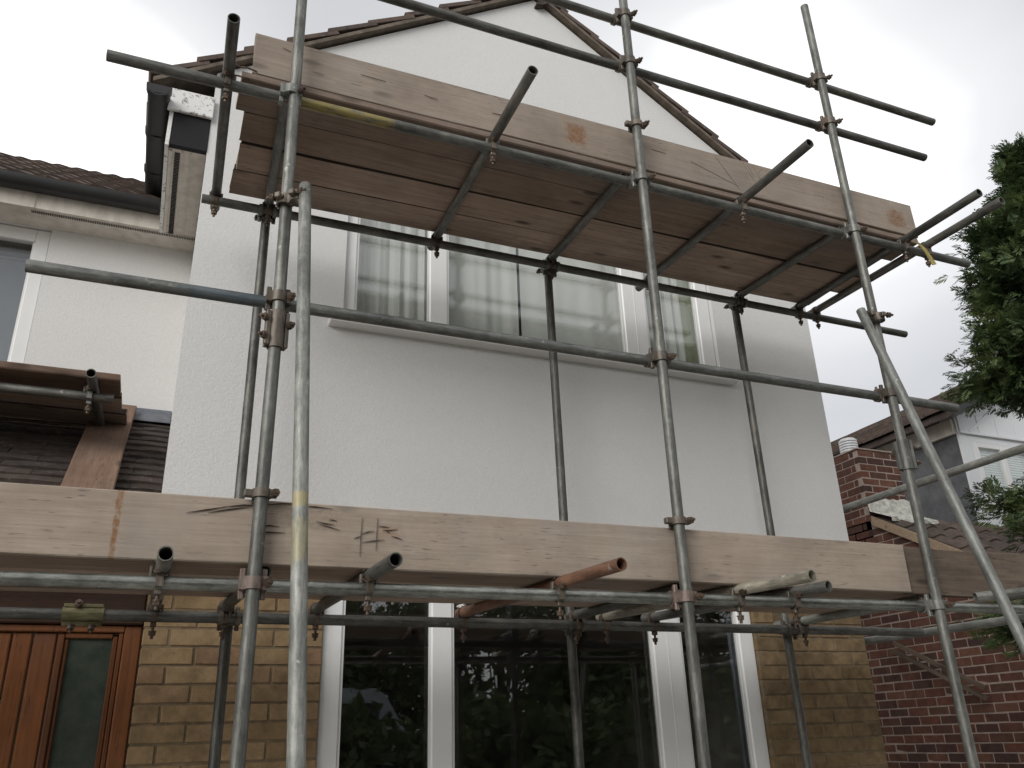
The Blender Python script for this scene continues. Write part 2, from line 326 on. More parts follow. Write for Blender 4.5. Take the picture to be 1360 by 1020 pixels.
class MB:
    def __init__(s): s.v = []; s.f = []; s.mi = []; s.cur = 0
    def add(s, vs, fs):
        b = len(s.v); s.v += [tuple(p) for p in vs]
        for f in fs: s.f.append(tuple(i + b for i in f)); s.mi.append(s.cur)
        return s
    def box(s, x0, x1, y0, y1, z0, z1):
        return s.add([(x0, y0, z0), (x1, y0, z0), (x1, y1, z0), (x0, y1, z0), (x0, y0, z1), (x1, y0, z1), (x1, y1, z1), (x0, y1, z1)],
                     [(0, 3, 2, 1), (4, 5, 6, 7), (0, 1, 5, 4), (1, 2, 6, 5), (2, 3, 7, 6), (3, 0, 4, 7)])
    def cbox(s, x0, x1, y0, y1, z0, z1, c=0.004):
        lo = (x0, y0, z0); hi = (x1, y1, z1); vs = []; idx = {}
        for sx in (0, 1):
            for sy in (0, 1):
                for sz in (0, 1):
                    sg = (sx, sy, sz)
                    for a in range(3):
                        p = [hi[i] if sg[i] else lo[i] for i in range(3)]
                        for i in range(3):
                            if i != a: p[i] += -c if sg[i] else c
                        idx[sg, a] = len(vs); vs.append(p)
        fs = []
        for a in range(3):
            b, d = (a + 1) % 3, (a + 2) % 3
            for sv in (0, 1):
                q = []
                for (u, w) in ((0, 0), (1, 0), (1, 1), (0, 1)):
                    sg = [0, 0, 0]; sg[a] = sv; sg[b] = u; sg[d] = w; q.append(idx[tuple(sg), a])
                fs.append(tuple(q if sv else q[::-1]))
            for u in (0, 1):
                for w in (0, 1):
                    k0 = [0, 0, 0]; k0[b] = u; k0[d] = w; k1 = list(k0); k1[a] = 1; k0, k1 = tuple(k0), tuple(k1)
                    q = [idx[k0, b], idx[k1, b], idx[k1, d], idx[k0, d]]
                    fs.append(tuple(q if u == w else q[::-1]) if True else q)
        for sx in (0, 1):
            for sy in (0, 1):
                for sz in (0, 1):
                    q = [idx[(sx, sy, sz), a] for a in range(3)]
                    fs.append(tuple(q if (sx + sy + sz) % 2 else q[::-1]))
        return s.add(vs, fs)
    def cyl(s, p0, p1, r, n=12, r1=None, caps=True):
        p0 = Vector(p0); p1 = Vector(p1); q = (p1 - p0).to_track_quat('Z', 'Y'); r1 = r if r1 is None else r1
        vs = []
        for p, rr in ((p0, r), (p1, r1)):
            for i in range(n):
                a = 2 * math.pi * i / n; vs.append(p + q @ Vector((rr * math.cos(a), rr * math.sin(a), 0)))
        fs = [(i, (i + 1) % n, n + (i + 1) % n, n + i) for i in range(n)]
        if caps: fs += [tuple(range(n - 1, -1, -1)), tuple(range(n, 2 * n))]
        return s.add(vs, fs)
    def pipe(s, L, r=0.02415, w=0.004, n=24):
        vs = []
        for rr, z in ((r, 0), (r, L), (r - w, L), (r - w, 0)):
            for i in range(n):
                a = 2 * math.pi * i / n; vs.append((rr * math.cos(a), rr * math.sin(a), z))
        fs = []
        for k in range(4):
            for i in range(n):
                j = (i + 1) % n; k2 = (k + 1) % 4; fs.append((k * n + i, k * n + j, k2 * n + j, k2 * n + i))
        return s.add(vs, fs)
    def band(s, c, axis, r0, r1, w, a0=0, a1=360, n=16):
        """a strap of width w bent round 'axis' at c from angle a0 to a1"""
        ax = 'xyz'.index(axis); u = (ax + 1) % 3; v = (ax + 2) % 3; full = abs(a1 - a0) >= 360; vs = []
        m = n if full else n + 1
        for i in range(m):
            a = R(a0 + (a1 - a0) * i / n)
            for rr, h in ((r1, -w / 2), (r1, w / 2), (r0, w / 2), (r0, -w / 2)):
                p = list(c); p[ax] += h; p[u] += rr * math.cos(a); p[v] += rr * math.sin(a); vs.append(p)
        fs = []
        for i in range(n):
            j = (i + 1) % m
            for k in range(4): fs.append((i * 4 + k, j * 4 + k, j * 4 + (k + 1) % 4, i * 4 + (k + 1) % 4))
        if not full: fs += [(0, 1, 2, 3), tuple(n * 4 + k for k in (3, 2, 1, 0))]
        return s.add(vs, fs)
    def prism(s, poly, axis, a0, a1):
        """poly in the two other axes (cyclic order), extruded along axis"""
        ax = 'xyz'.index(axis); n = len(poly); vs = []
        o = {0: (1, 2), 1: (0, 2), 2: (0, 1)}[ax]
        for a in (a0, a1):
            for p in poly:
                q = [0, 0, 0]; q[ax] = a; q[o[0]] = p[0]; q[o[1]] = p[1]; vs.append(q)
        return s.add(vs, [tuple(range(n)), tuple(range(2 * n - 1, n - 1, -1))] + [(i, n + i, n + (i + 1) % n, (i + 1) % n) for i in range(n)])
    def mesh(s, name, mats, smooth=False, ang=0.7):
        m = bpy.data.meshes.new(name); m.from_pydata(s.v, [], s.f)
        for k in (mats if isinstance(mats, (list, tuple)) else [mats]): m.materials.append(k)
        if max(s.mi, default=0): m.polygons.foreach_set('material_index', s.mi)
        m.validate(); m.update()
        import bmesh
        bm = bmesh.new(); bm.from_mesh(m); bmesh.ops.recalc_face_normals(bm, faces=bm.faces); bm.to_mesh(m); bm.free()
        if smooth:
            m.shade_smooth(); m.set_sharp_from_angle(angle=ang)
        return m
def mk(name, mb, mat, M=None, parent=None, smooth=False):
    """mesh written in eye-level coordinates; origin moved to the middle of its foot unless M is given"""
    if M is None:
        a = np.array(mb.v); c = (a.min(0) + a.max(0)) / 2; c[2] = a[:, 2].min()
        mb.v = [tuple(p) for p in (a - c)]; M = T(*c)
    return link(name, mb.mesh(name, mat, smooth), M, parent)

TUBE_MESH = {}
def tube(p0, p1, mat, label, group='scaffold poles', cat='scaffold pole', name='scaffold_pole', r=0.02415):
    p0 = Vector(p0); p1 = Vector(p1); L = round((p1 - p0).length, 3)
    M = Matrix.Translation(p0 + Vector((0, 0, EYE))) @ (p1 - p0).to_track_quat('Z', 'Y').to_matrix().to_4x4()
    o = link(name, MB().pipe(L, r).mesh(name, mat, True), M)
    return tag(o, label, cat, group)

def board(x0, x1, y0, y1, z0, z1, mat, label, group, seed, name='scaffold_board', M=None, parent=None, cat='scaffold board', warp=0.004, c=0.004, edge=None):
    """a long plank with worn arrises and a little warp; length along x"""
    rr = random.Random(seed); L = x1 - x0; n = max(6, int(L / 0.22))
    w, h = y1 - y0, z1 - z0
    prof = [(c, 0), (w - c, 0), (w, c), (w, h - c), (w - c, h), (c, h), (0, h - c), (0, c)]
    ph = [rr.uniform(0, 6.28) for _ in range(4)]; mb = MB(); vs = []
    for i in range(n + 1):
        t = i / n; dx = 0
        for k, (py, pz) in enumerate(prof):
            ex = 0
            if i in (0, n): ex = rr.uniform(-0.004, 0.004)
            dy = warp * math.sin(t * 5 + ph[0]) + rr.uniform(-0.0008, 0.0008)
            dz = warp * math.sin(t * 4 + ph[1]) * 0.6 + warp * 0.5 * math.sin(t * 9 + ph[2] + py * 3) + rr.uniform(-0.0008, 0.0008)
            vs.append((t * L + ex, py + dy, pz + dz))
    fs = [(i * 8 + k, i * 8 + (k + 1) % 8, (i + 1) * 8 + (k + 1) % 8, (i + 1) * 8 + k) for i in range(n) for k in range(8)]
    fs += [tuple(range(8)), tuple(n * 8 + k for k in range(7, -1, -1))]
    mb.add(vs, fs)
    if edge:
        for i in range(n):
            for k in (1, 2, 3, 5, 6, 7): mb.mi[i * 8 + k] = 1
    o = link(name, mb.mesh(name, [mat, edge] if edge else mat), M if M is not None else T(x0, y0, z0), parent)
    return tag(o, label, cat, group)

# shared coupler meshes
def tpl_coupler():
    b = MB()
    b.band((0, 0, 0), 'z', 0.0247, 0.0315, 0.042, 150, 390, 14)                 # flap round the upright (front is -y)
    b.box(-0.046, -0.026, -0.012, 0.03, -0.022, 0.022); b.box(0.026, 0.046, -0.012, 0.03, -0.022, 0.022)
    b.box(-0.028, 0.028, 0.020, 0.032, -0.030, 0.030)
    for x in (-0.036, 0.036):
        b.band((x, 0.0535, 0), 'x', 0.0247, 0.0325, 0.019, 0, 360, 14)
        b.cbox(x - 0.0095, x + 0.0095, 0.014, 0.030, -0.052, 0.052, 0.003)
    b.box(-0.018, 0.018, 0.030, 0.075, 0.0255, 0.036)
    return b
def tpl_bolt():
    b = MB(); b.cyl((0, 0, -0.03), (0, 0, 0.04), 0.0065, 10); b.cyl((0, 0, 0.012), (0, 0, 0.026), 0.0145, 6); b.cyl((0, 0, 0.008), (0, 0, 0.012), 0.016, 12)
    return b
def tpl_clip():
    b = MB()
    b.band((0, 0, 0), 'x', 0.0245, 0.029, 0.022, 60, 390, 14)                   # round the ledger
    b.band((0.0, 0, 0.0485), 'y', 0.0245, 0.029, 0.020, -60, 240, 14)           # over the transom
    b.cbox(-0.034, -0.024, -0.011, 0.011, -0.02, 0.05, 0.002); b.cbox(0.024, 0.034, -0.011, 0.011, -0.02, 0.05, 0.002)
    b.box(-0.012, 0.012, -0.034, -0.022, -0.02, 0.045)
    b.cbox(-0.012, 0.012, -0.013, 0.013, -0.044, -0.026, 0.003)
    return b
def tpl_boardclip():
    b = MB()
    b.band((0, 0, 0), 'z', 0.0247, 0.033, 0.030, 0, 360, 18)
    b.cbox(-0.060, -0.026, -0.006, 0.022, -0.012, 0.014, 0.003); b.cbox(0.024, 0.052, -0.022, 0.006, -0.014, 0.014, 0.003)
    b.cbox(-0.03, 0.03, 0.024, 0.036, -0.03, 0.012, 0.003)
    return b
def tpl_swivel():
    b = MB()
    for x in (0, 0.062):
        b.band((x, 0, 0), 'z', 0.0247, 0.0315, 0.042, 0, 360, 16)
        b.cbox(x - 0.012, x + 0.012, -0.055, -0.026, -0.012, 0.012, 0.003)
    b.cbox(0.022, 0.040, -0.018, 0.018, -0.025, 0.025, 0.003)
    return b
def tpl_sleeve():
    b = MB(); b.band((0, 0, 0), 'z', 0.0247, 0.0315, 0.155, 25, 155, 8); b.band((0, 0, 0), 'z', 0.0247, 0.0315, 0.155, 200, 335, 8)
    b.cbox(-0.048, -0.029, -0.016, 0.0, -0.072, 0.072, 0.002); b.cbox(-0.044, -0.028, 0.004, 0.016, -0.076, 0.076, 0.002)
    b.cbox(0.027, 0.041, -0.022, -0.006, -0.074, 0.074, 0.002); b.cbox(0.027, 0.041, 0.0, 0.014, -0.074, 0.074, 0.002)
    return b
TPL = {k: f().mesh(k, M_COUP, True, 0.6) for k, f in dict(coupler=tpl_coupler, bolt=tpl_bolt, clip=tpl_clip, board_clip=tpl_boardclip, swivel_coupler=tpl_swivel, sleeve_coupler=tpl_sleeve).items()}
TPL['bolt'].materials[0] = M_RUST
BOLTS = {'coupler': [((0.041, -0.012, 0), (0.25, -1, 0)), ((0.0, 0.083, 0.03), (0, 0.1, 1))],
         'clip': [((0, 0, -0.052), (0, 0, -1)), ((-0.005, -0.03, 0.03), (0, -1, 0.1))],
         'board_clip': [((0.04, -0.012, 0), (0.2, -1, 0))],
         'swivel_coupler': [((-0.012, -0.038, 0), (-1, -0.15, 0)), ((0.082, -0.036, 0), (1, -0.15, 0))],
         'sleeve_coupler': [((-0.038, -0.008, 0.038), (-1, -0.35, 0)), ((-0.038, -0.008, -0.038), (-1, -0.35, 0)), ((0.036, -0.014, 0.02), (0.3, -1, 0))]}
def fit(kind, parent, pos, rot=(0, 0, 0), mat=None, scale=1.0):
    M = T(*pos) @ Matrix.Rotation(R(rot[2]), 4, 'Z') @ Matrix.Rotation(R(rot[1]), 4, 'Y') @ Matrix.Rotation(R(rot[0]), 4, 'X') @ Matrix.Scale(scale, 4)
    me = TPL[kind]
    if mat is not None:
        key = kind + mat.name
        if key not in TPL: TPL[key] = me.copy(); TPL[key].materials[0] = mat
        me = TPL[key]
    c = link(kind, me, M, parent)
    for p, d in BOLTS[kind]:
        B = M @ Matrix.Translation(p) @ Vector(d).to_track_quat('Z', 'Y').to_matrix().to_4x4()
        link('bolt', TPL['bolt'], B, c)
    return c

BRICKS = {}
def brick_mesh(L, h, d, mat, k):
    key = (round(L, 3), round(h, 3), d, mat.name, k)
    if key not in BRICKS:
        rr = random.Random(hash((round(L * 1000), k)) & 0xffff); b = MB().cbox(0, L, 0, d, 0, h, 0.0035)
        b.v = [(x + rr.uniform(-.0012, .0012), y + rr.uniform(-.0008, .0008), z + rr.uniform(-.0012, .0012)) for x, y, z in b.v]
        BRICKS[key] = b.mesh('brick', mat)
    return BRICKS[key]
def bricks(parent, u0, u1, z_list, h, pitch, offs, mat, place, d=0.06, cut=None, joint=0.010):
    """courses of single bricks along u; place(u,z) gives the world matrix of a brick"""
    k = 0
    for i, z in enumerate(z_list):
        off = offs[i % 2]; n0 = math.floor((u0 - off) / pitch) - 1; u = off + n0 * pitch
        while u < u1:
            a = max(u + joint / 2, u0); b = min(u + pitch - joint / 2, u1); u += pitch
            if b - a < 0.025: continue
            if cut and not cut((a + b) / 2, z): continue
            k += 1; o = link('brick', brick_mesh(b - a, h, d, mat, k % 3), place(a, z + 0.005, random.uniform(-0.0025, 0.0025)), parent)

# ------------------------------------------------------------------ ground
g = MB().add([(-150, -150, -1.5), (150, -150, -1.5), (150, 150, -1.5), (-150, 150, -1.5)], [(0, 1, 2, 3)])
tag(mk('ground', g, M_TARMAC), None, None, kind='structure')

# ------------------------------------------------------------------ the house
YW = 4.35; XR = 4.33; APX, APZ = 2.18, 5.245; SL = 0.663
house = empty('house', T(2.18, 5, -1.5), 'white rendered house with gable above buff brick, behind the scaffold', 'house')
zE = APZ - SL * APX
w = MB()
for poly in ([(0, .95), (.84, .95), (.84, 3.35), (0, 3.35)], [(3.46, .95), (XR, .95), (XR, 3.35), (3.46, 3.35)], [(.84, .95), (3.46, .95), (3.46, 2.25), (.84, 2.25)],
             [(0, 3.35), (XR, 3.35), (XR, APZ - SL * (XR - APX)), (APX, APZ), (0, zE)]):
    w.prism(poly, 'y', YW, YW + 0.25)
w.box(0, .25, YW + .25, 9, .95, 3.75); w.box(XR - .25, XR, YW + .25, 9, .95, 3.75)
mk('gable_wall', w, M_RENDER, parent=house)
# ground storey brickwork
zc = [0.53 - 0.083 * k for k in range(-5, 25)]
zc = [z for z in zc if z > -1.49]
pl = lambda u, z, j: T(u, YW + j, z)
for x0, x1, xa, xb, off, mb_ in ((0.004, .82, .006, .25, (.232, .115), M_BUFF), (3.452, XR - .022, XR - .27, XR - .024, (3.707, 3.60), M_BUFF_DARK)):
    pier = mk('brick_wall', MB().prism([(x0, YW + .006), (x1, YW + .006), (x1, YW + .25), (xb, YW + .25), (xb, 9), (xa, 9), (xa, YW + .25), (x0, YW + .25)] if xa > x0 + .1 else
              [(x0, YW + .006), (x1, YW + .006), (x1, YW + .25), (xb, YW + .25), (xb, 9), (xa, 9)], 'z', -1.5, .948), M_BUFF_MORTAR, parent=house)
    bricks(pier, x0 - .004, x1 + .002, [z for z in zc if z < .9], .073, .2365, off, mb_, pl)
mk('lintel', MB().box(.822, 3.45, YW + .01, YW + .2, .80, .948), M_BUFF_MORTAR, parent=house)
# rooms behind the windows
def room(x0, x1, y0, y1, z0, z1, mat, name, parent=None):
    b = MB(); t = .06
    b.box(x0 - t, x1 + t, y1, y1 + t, z0 - t, z1 + t); b.box(x0 - t, x0, y0, y1, z0, z1); b.box(x1, x1 + t, y0, y1, z0, z1)
    b.box(x0 - t, x1 + t, y0, y1, z0 - t, z0); b.box(x0 - t, x1 + t, y0, y1, z1, z1 + t)
    return mk(name, b, mat, parent=parent or house)
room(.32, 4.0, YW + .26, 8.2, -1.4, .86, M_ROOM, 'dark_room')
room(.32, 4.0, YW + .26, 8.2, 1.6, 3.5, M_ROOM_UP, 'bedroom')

def window(parent, xs, y, z0, z1, name='window', fw=.07, glass=M_GLASS, depth=.06):
    """xs: list of (x0, x1) solid uprights; the gaps between them are glazed"""
    wi = empty(name, T((xs[0][0] + xs[-1][1]) / 2, y, z0), parent=parent)
    f = MB()
    for a, b in xs:
        f.cbox(a, b, y, y + depth, z0, z1, .006)
        if b - a > .14:
            f.cbox((a + b) / 2 - .004, (a + b) / 2 + .004, y - .002, y + .01, z0 + .004, z1 - .004, .001)
    for i in range(len(xs) - 1):
        a, b = xs[i][1], xs[i + 1][0]
        f.cbox(a, b, y + .001, y + depth - .001, z0, z0 + fw, .006); f.cbox(a, b, y + .001, y + depth - .001, z1 - fw, z1, .006)
    mk('frame', f, M_UPVC, parent=wi)
    for i in range(len(xs) - 1):
        a, b = xs[i][1], xs[i + 1][0]; s = MB()
        s.prism([(a, z0 + fw), (a + .012, z0 + fw + .012), (a + .012, z1 - fw - .012), (a, z1 - fw)], 'y', y + .010, y + .02)
        s.prism([(b, z0 + fw), (b - .012, z0 + fw + .012), (b - .012, z1 - fw - .012), (b, z1 - fw)], 'y', y + .010, y + .02)
        s.prism([(a, z0 + fw), (b, z0 + fw), (b - .012, z0 + fw + .012), (a + .012, z0 + fw + .012)], 'y', y + .010, y + .02)
        mk('glazing_bead', s, M_UPVC, parent=wi)
        for dy in (.022, .046): mk('pane', MB().box(a + .002, b - .002, y + dy, y + dy + .004, z0 + fw - .01, z1 - fw + .01), glass, parent=wi)
    return wi
window(house, [(.842, .912), (1.37, 1.485), (2.745, 2.925), (3.352, 3.458)], YW + .03, 2.252, 3.348)
window(house, [(.824, .925), (1.393, 1.507), (2.735, 2.925), (3.345, 3.449)], YW + .03, -.95, .78, fw=.085)
mk('window_sill', MB().cbox(.755, 3.545, YW - .085, YW + .03, 2.205, 2.238, .004), M_UPVC, parent=house)
mk('window_sill', MB().cbox(.80, 3.47, YW - .05, YW + .03, -1.0, -.955, .004), M_UPVC, parent=house)

# curtains hang inside: things of their own
def curtain(x0, x1, y, z0, z1, mat, label, amp=.02, wl=.11, seed=1, group='bedroom curtains'):
    rr = random.Random(seed); n = int((x1 - x0) / .012); b = MB(); vs = []; ph = rr.uniform(0, 6)
    for i in range(n + 1):
        x = x0 + (x1 - x0) * i / n; yy = amp * math.sin(2 * math.pi * (x + .03 * math.sin(x * 9 + ph)) / wl + ph) + amp * .4 * math.sin(2 * math.pi * x / (wl * .43))
        vs += [(x, y + yy, z0), (x, y + yy * .6, z1), (x, y + yy * .6 + .004, z1), (x, y + yy + .004, z0)]
    fs = []
    for i in range(n):
        for k in range(4): fs.append((i * 4 + k, i * 4 + (k + 1) % 4, (i + 1) * 4 + (k + 1) % 4, (i + 1) * 4 + k))
    return tag(mk('curtain', b.add(vs, fs), mat, smooth=True), label, 'curtain', group)
YC = YW + .155
curtain(.87, 1.50, YC, 2.12, 3.4, M_CURTAIN, 'pale pleated curtain behind the narrow upstairs pane nearest the eaves gutter', seed=1)
curtain(1.51, 2.012, YC, 2.12, 3.4, M_CURTAIN, 'pale curtain filling the half of the wide upstairs pane beside the narrow gutter-side pane', .014, .2, 2)
curtain(2.036, 2.90, YC, 2.12, 3.4, M_CURTAIN, 'smooth pale curtain behind the middle inner pole in the wide upstairs pane', .006, .3, 3)
curtain(2.92, 3.29, YC, 2.12, 3.4, M_CURTAIN, 'pale deeply pleated curtain in the narrow upstairs pane nearest the chimney', .018, .085, 4)
curtain(3.295, 3.455, YC - .02, 2.12, 3.4, M_CURTAIN_G, 'olive green curtain edge next to the pleated curtain nearest the chimney', .012, .2, 5)
curtain(3.335, 3.447, YW + .135, -1.2, .80, M_BLIND_B, 'grey curtain edge standing inside the ground floor window next to the buff brick pier', .010, .09, 6, group=None)

# gable roof: slab under, verge tiles, ridge tiles, undercloak
roof = mk('gable_roof', MB().prism([(APX, APZ + .02), (APX, APZ + .05), (-.34, APZ + .05 - SL * (APX + .34)), (-.34, APZ + .02 - SL * (APX + .34))], 'y', YW - .05, 9.2)
          .prism([(APX, APZ + .02), (APX, APZ + .05), (2 * APX + .34, APZ + .05 - SL * (APX + .34)), (2 * APX + .34, APZ + .02 - SL * (APX + .34))], 'y', YW - .05, 9.2), M_MORTAR_V, parent=house)
def tile_mesh(wd, ln, th, mat, name='tile', prof=None):
    b = MB()
    if prof is None:
        b.cbox(0, wd, 0, ln, 0, th, .003)
    else:
        n = 8; vs = []
        for j in (0, 1):
            for i in range(n + 1):
                t = i / n; h = prof * (0.5 - 0.5 * math.cos(2 * math.pi * t)); vs += [(t * wd, j * ln, h), (t * wd, j * ln, h + th)]
        m = 2 * (n + 1); fs = []
        for i in range(n):
            a = 2 * i
            fs += [(a, a + 2, m + a + 2, m + a), (a + 1, m + a + 1, m + a + 3, a + 3), (a, a + 1, a + 3, a + 2), (m + a, m + a + 2, m + a + 3, m + a + 1)]
        fs += [(0, m, m + 1, 1), (2 * n, 2 * n + 1, m + 2 * n + 1, m + 2 * n)]
        b.add(vs, fs)
    return b.mesh(name, mat)
def roof_tiles(parent, me, P0, ux, uy, nx, ny, px, py, tilt=0.03, jit=.004, stagger=0.0):
    """tiles from eaves point P0; ux along the eaves, uy up the slope"""
    ux = Vector(ux).normalized(); uy = Vector(uy).normalized(); uz = ux.cross(uy)
    for j in range(ny):
        for i in range(nx):
            p = Vector(P0) + ux * (i * px + (stagger * px if j % 2 else 0) + random.uniform(-jit, jit)) + uy * (j * py + random.uniform(-jit, jit)) + uz * random.uniform(0, jit)
            q = Matrix((ux, uy, uz)).transposed().to_4x4() @ Matrix.Rotation(-tilt + random.uniform(-.008, .008), 4, 'X') @ Matrix.Rotation(random.uniform(-.012, .012), 4, 'Z')
            link('tile', me, Matrix.Translation(p + Vector((0, 0, EYE))) @ q, parent)
big = tile_mesh(.30, .36, .034, M_TILE)
cs = 1 / math.hypot(1, SL)
zl = APZ + .055 - SL * (APX + .34)
roof_tiles(roof, big, (-.36, YW - .055 + .9, zl + .012), (0, -1, 0), (cs, 0, SL * cs), 3, 10, .30, .305, .085)
roof_tiles(roof, big, (2 * APX + .36, YW - .055, zl + .012), (0, 1, 0), (-cs, 0, SL * cs), 3, 10, .30, .305, .085)
rg = MB()
for k in range(3): rg.band((APX, YW - .03 + .2 + k * .45, APZ + .035), 'y', .105 + (k % 2) * .004, .122 + (k % 2) * .004, .45, 0, 180, 10)
mk('ridge_tile', rg, M_TILE_DARK, parent=roof)
# eaves along the flank: fascia, soffit with vent, boxed end, gutter
mk('soffit', MB().box(-.205, -.002, YW + .03, 5.31, 3.21, 3.222).box(-.205, -.185, YW + .04, 5.31, 3.200, 3.2095).box(-.135, -.125, YW + .04, 5.31, 3.203, 3.2095).box(-.085, -.078, YW + .04, 5.31, 3.203, 3.2095), M_CREAM, parent=house)
vs_ = MB()
for k in range(62): vs_.box(-.172, -.142, YW + .06 + k * .015, YW + .068 + k * .015, 3.2065, 3.2095)
mk('soffit_vent', vs_, M_DARK, parent=house)['kind'] = 'stuff'
mk('fascia', MB().box(-.228, -.207, YW - .012, 5.31, 3.20, 3.60), M_FLAKY, parent=house)
mk('eaves_end_board', MB().cbox(-.242, .008, YW - .035, YW - .012, 3.435, 3.59, .004), M_FLAKY, parent=house)
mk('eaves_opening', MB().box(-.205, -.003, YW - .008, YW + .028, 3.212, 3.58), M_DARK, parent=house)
def gutter(parent, L, M, r=.058):
    b = MB(); vs = []; n = 10
    for x in (0, L):
        for rr in (r, r - .004):
            for i in range(n + 1):
                a = math.pi + math.pi * i / n; vs.append((x, rr * math.cos(a), max(rr * math.sin(a) * 1.15, -r * .98) + (.0 if rr == r else .003)))
    k = n + 1; fs = []
    for i in range(n):
        fs += [(i, i + 1, 2 * k + i + 1, 2 * k + i), (k + i, 3 * k + i, 3 * k + i + 1, k + i + 1), (i, k + i, k + i + 1, i + 1), (2 * k + i, 2 * k + i + 1, 3 * k + i + 1, 3 * k + i)]
    fs += [(0, 2 * k, 3 * k, k), (n, k + n, 3 * k + n, 2 * k + n)]
    b.add(vs, fs)
    gu = link('gutter', b.mesh('gutter', M_GUTTER, True), M, parent)
    for x in (.02, L * .36, L * .7):
        s = MB().band((x, 0, 0), 'x', r - .002, r + .007, .05, 175, 365, 12); link('gutter_bracket', s.mesh('gutter_bracket', M_GUTTER, True), M, gu)
    e = MB().prism([(-.058, .002), (-.056, -.03), (-.035, -.055), (.035, -.055), (.056, -.03), (.058, .002)], 'x', -.006, .0); link('end_cap', e.mesh('end_cap', M_GUTTER), M, gu)
    return gu
gutter(house, 1.15, T(-.295, YW - .13, 3.50) @ Matrix.Rotation(R(90), 4, 'Z') @ Matrix.Rotation(R(0.0), 4, 'Y'), .062)

# recessed wing with its window, eaves and roof
wing = empty('house_wing', T(-1.6, 6.5, -1.5), 'recessed white wing of the house with cream eaves beside the gable', 'house wing')
YG = 5.52
ww = MB().box(-6, -2.3, YG, YG + .25, -1.5, 3.4).box(-2.3, -.88, YG, YG + .25, -1.5, 1.95).box(-.88, .12, YG, YG + .25, -1.5, 3.4).box(-2.3, -.88, YG, YG + .25, 3.205, 3.4)
mk('wing_wall', ww, M_RENDER, parent=wing)
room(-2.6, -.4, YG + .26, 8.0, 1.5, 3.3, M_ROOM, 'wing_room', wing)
window(wing, [(-2.298, -2.2), (-1.64, -1.54), (-.965, -.882)], YG + .02, 1.955, 3.2, fw=.09)
tag(mk('roller_blind', MB().box(-2.25, -.93, YG + .2, YG + .204, 1.9, 3.04).box(-2.25, -.93, YG + .19, YG + .214, 3.04, 3.06), M_BLIND_B), 'grey blue blind drawn down inside the window of the recessed wing', 'blind')
mk('wing_soffit', MB().box(-6, -.208, 5.30, YG - .002, 3.212, 3.224).box(-6, -.002, 5.312, YG - .002, 3.206, 3.2105), M_CREAM, parent=wing)
mk('wing_fascia', MB().box(-6, -.23, 5.275, 5.298, 3.20, 3.42).box(-.995, -.965, 5.270, 5.2745, 3.198, 3.40), M_CREAM, parent=wing)
sv = MB()
for k in range(95): sv.box(-.985 + k * .0105, -.980 + k * .0105, 5.318, 5.345, 3.2025, 3.2055)
mk('soffit_vent', sv, M_DARK, parent=wing)['kind'] = 'stuff'
gutter(wing, 5.51, T(-5.75, 5.215, 3.355), .064)
s2 = .72; c2 = 1 / math.hypot(1, s2)
wroof = mk('wing_roof', MB().prism([(5.24, 3.40), (8.0, 3.40 + s2 * 2.76), (8.0, 3.36 + s2 * 2.76), (5.24, 3.36)], 'x', -6, -.30), M_TILE_DARK, parent=wing)
wt = tile_mesh(.155, .40, .022, M_TILE, prof=.014)
roof_tiles(wroof, wt, (-2.1, 5.21, 3.372), (1, 0, 0), (0, c2, s2 * c2), 12, 10, .156, .31, .05, .004)

# porch: lean-to tiled roof, lead flashing, wooden door
porch = empty('porch', T(-.9, 4.9, -1.5), 'lean-to porch with plain tiled roof above an orange wooden door', 'porch')
s3 = .72; c3 = 1 / math.hypot(1, s3); zr = lambda y: 1.955 - s3 * (5.5 - y)
proof = mk('porch_roof', MB().prism([(4.06, zr(4.06) - .03), (5.51, zr(5.51) - .03), (5.51, zr(5.51) - .07), (4.06, zr(4.06) - .07)], 'x', -3, -.003), M_WOOD_OLD, parent=porch)
for j_ in range(17):                                           # broad flat tiles, broken joint, cut to halves at the wall
    yy = 4.05 + j_ * .1 * c3
    xs_ = [-2.7 + .3 * k for k in range(10)] if j_ % 2 == 0 else [-2.7] + [-2.55 + .3 * k for k in range(9)] + [-.0]
    for a, b in zip(xs_, xs_[1:]):
        if b - a < .05: continue
        L = round(b - a - .003, 3)
        if ('pt', L) not in BRICKS: BRICKS['pt', L] = tile_mesh(L, .25, .024, M_TILE_DARK, prof=.0045)
        q = Matrix(((1, 0, 0), (0, c3, s3 * c3), (0, -s3 * c3, c3))).transposed().to_4x4() @ Matrix.Rotation(-.125 + random.uniform(-.02, .02), 4, 'X') @ Matrix.Rotation(random.uniform(-.01, .01), 4, 'Z')
        link('tile', BRICKS['pt', L], T(a + .0015, yy, zr(yy) - .02 + random.uniform(0, .007)) @ q, proof)
mk('lead_flashing', MB().box(-3, -.004, YG - .012, YG - .002, 1.86, 2.02).prism([(5.36, zr(5.36) + .03), (YG - .013, 1.985), (YG - .013, 2.0), (5.36, zr(5.36) + .038)], 'x', -3, -.004), M_LEAD, parent=porch)
YD = 4.44
door = empty('front_door', T(-.5, YD, -1.45), parent=porch)
mk('door_frame', MB().cbox(-.078, -.004, YD - .03, YD + .05, -1.45, .545, .006).cbox(-1.3, -.0785, YD - .03, YD + .05, .515, .545, .004), M_DOOR, parent=door)
mk('moulding', MB().cbox(-.100, -.080, YD - .02, YD + .03, -1.4, .514, .004).cbox(-.124, -.102, YD - .008, YD + .03, -1.4, .500, .004).cbox(-.350, -.322, YD - .014, YD + .03, -1.4, .508, .005)
   .cbox(-.321, -.306, YD - .004, YD + .03, -1.4, .486, .003).cbox(-.321, -.1245, YD - .012, YD + .03, .489, .512, .004), M_DOOR, parent=door)
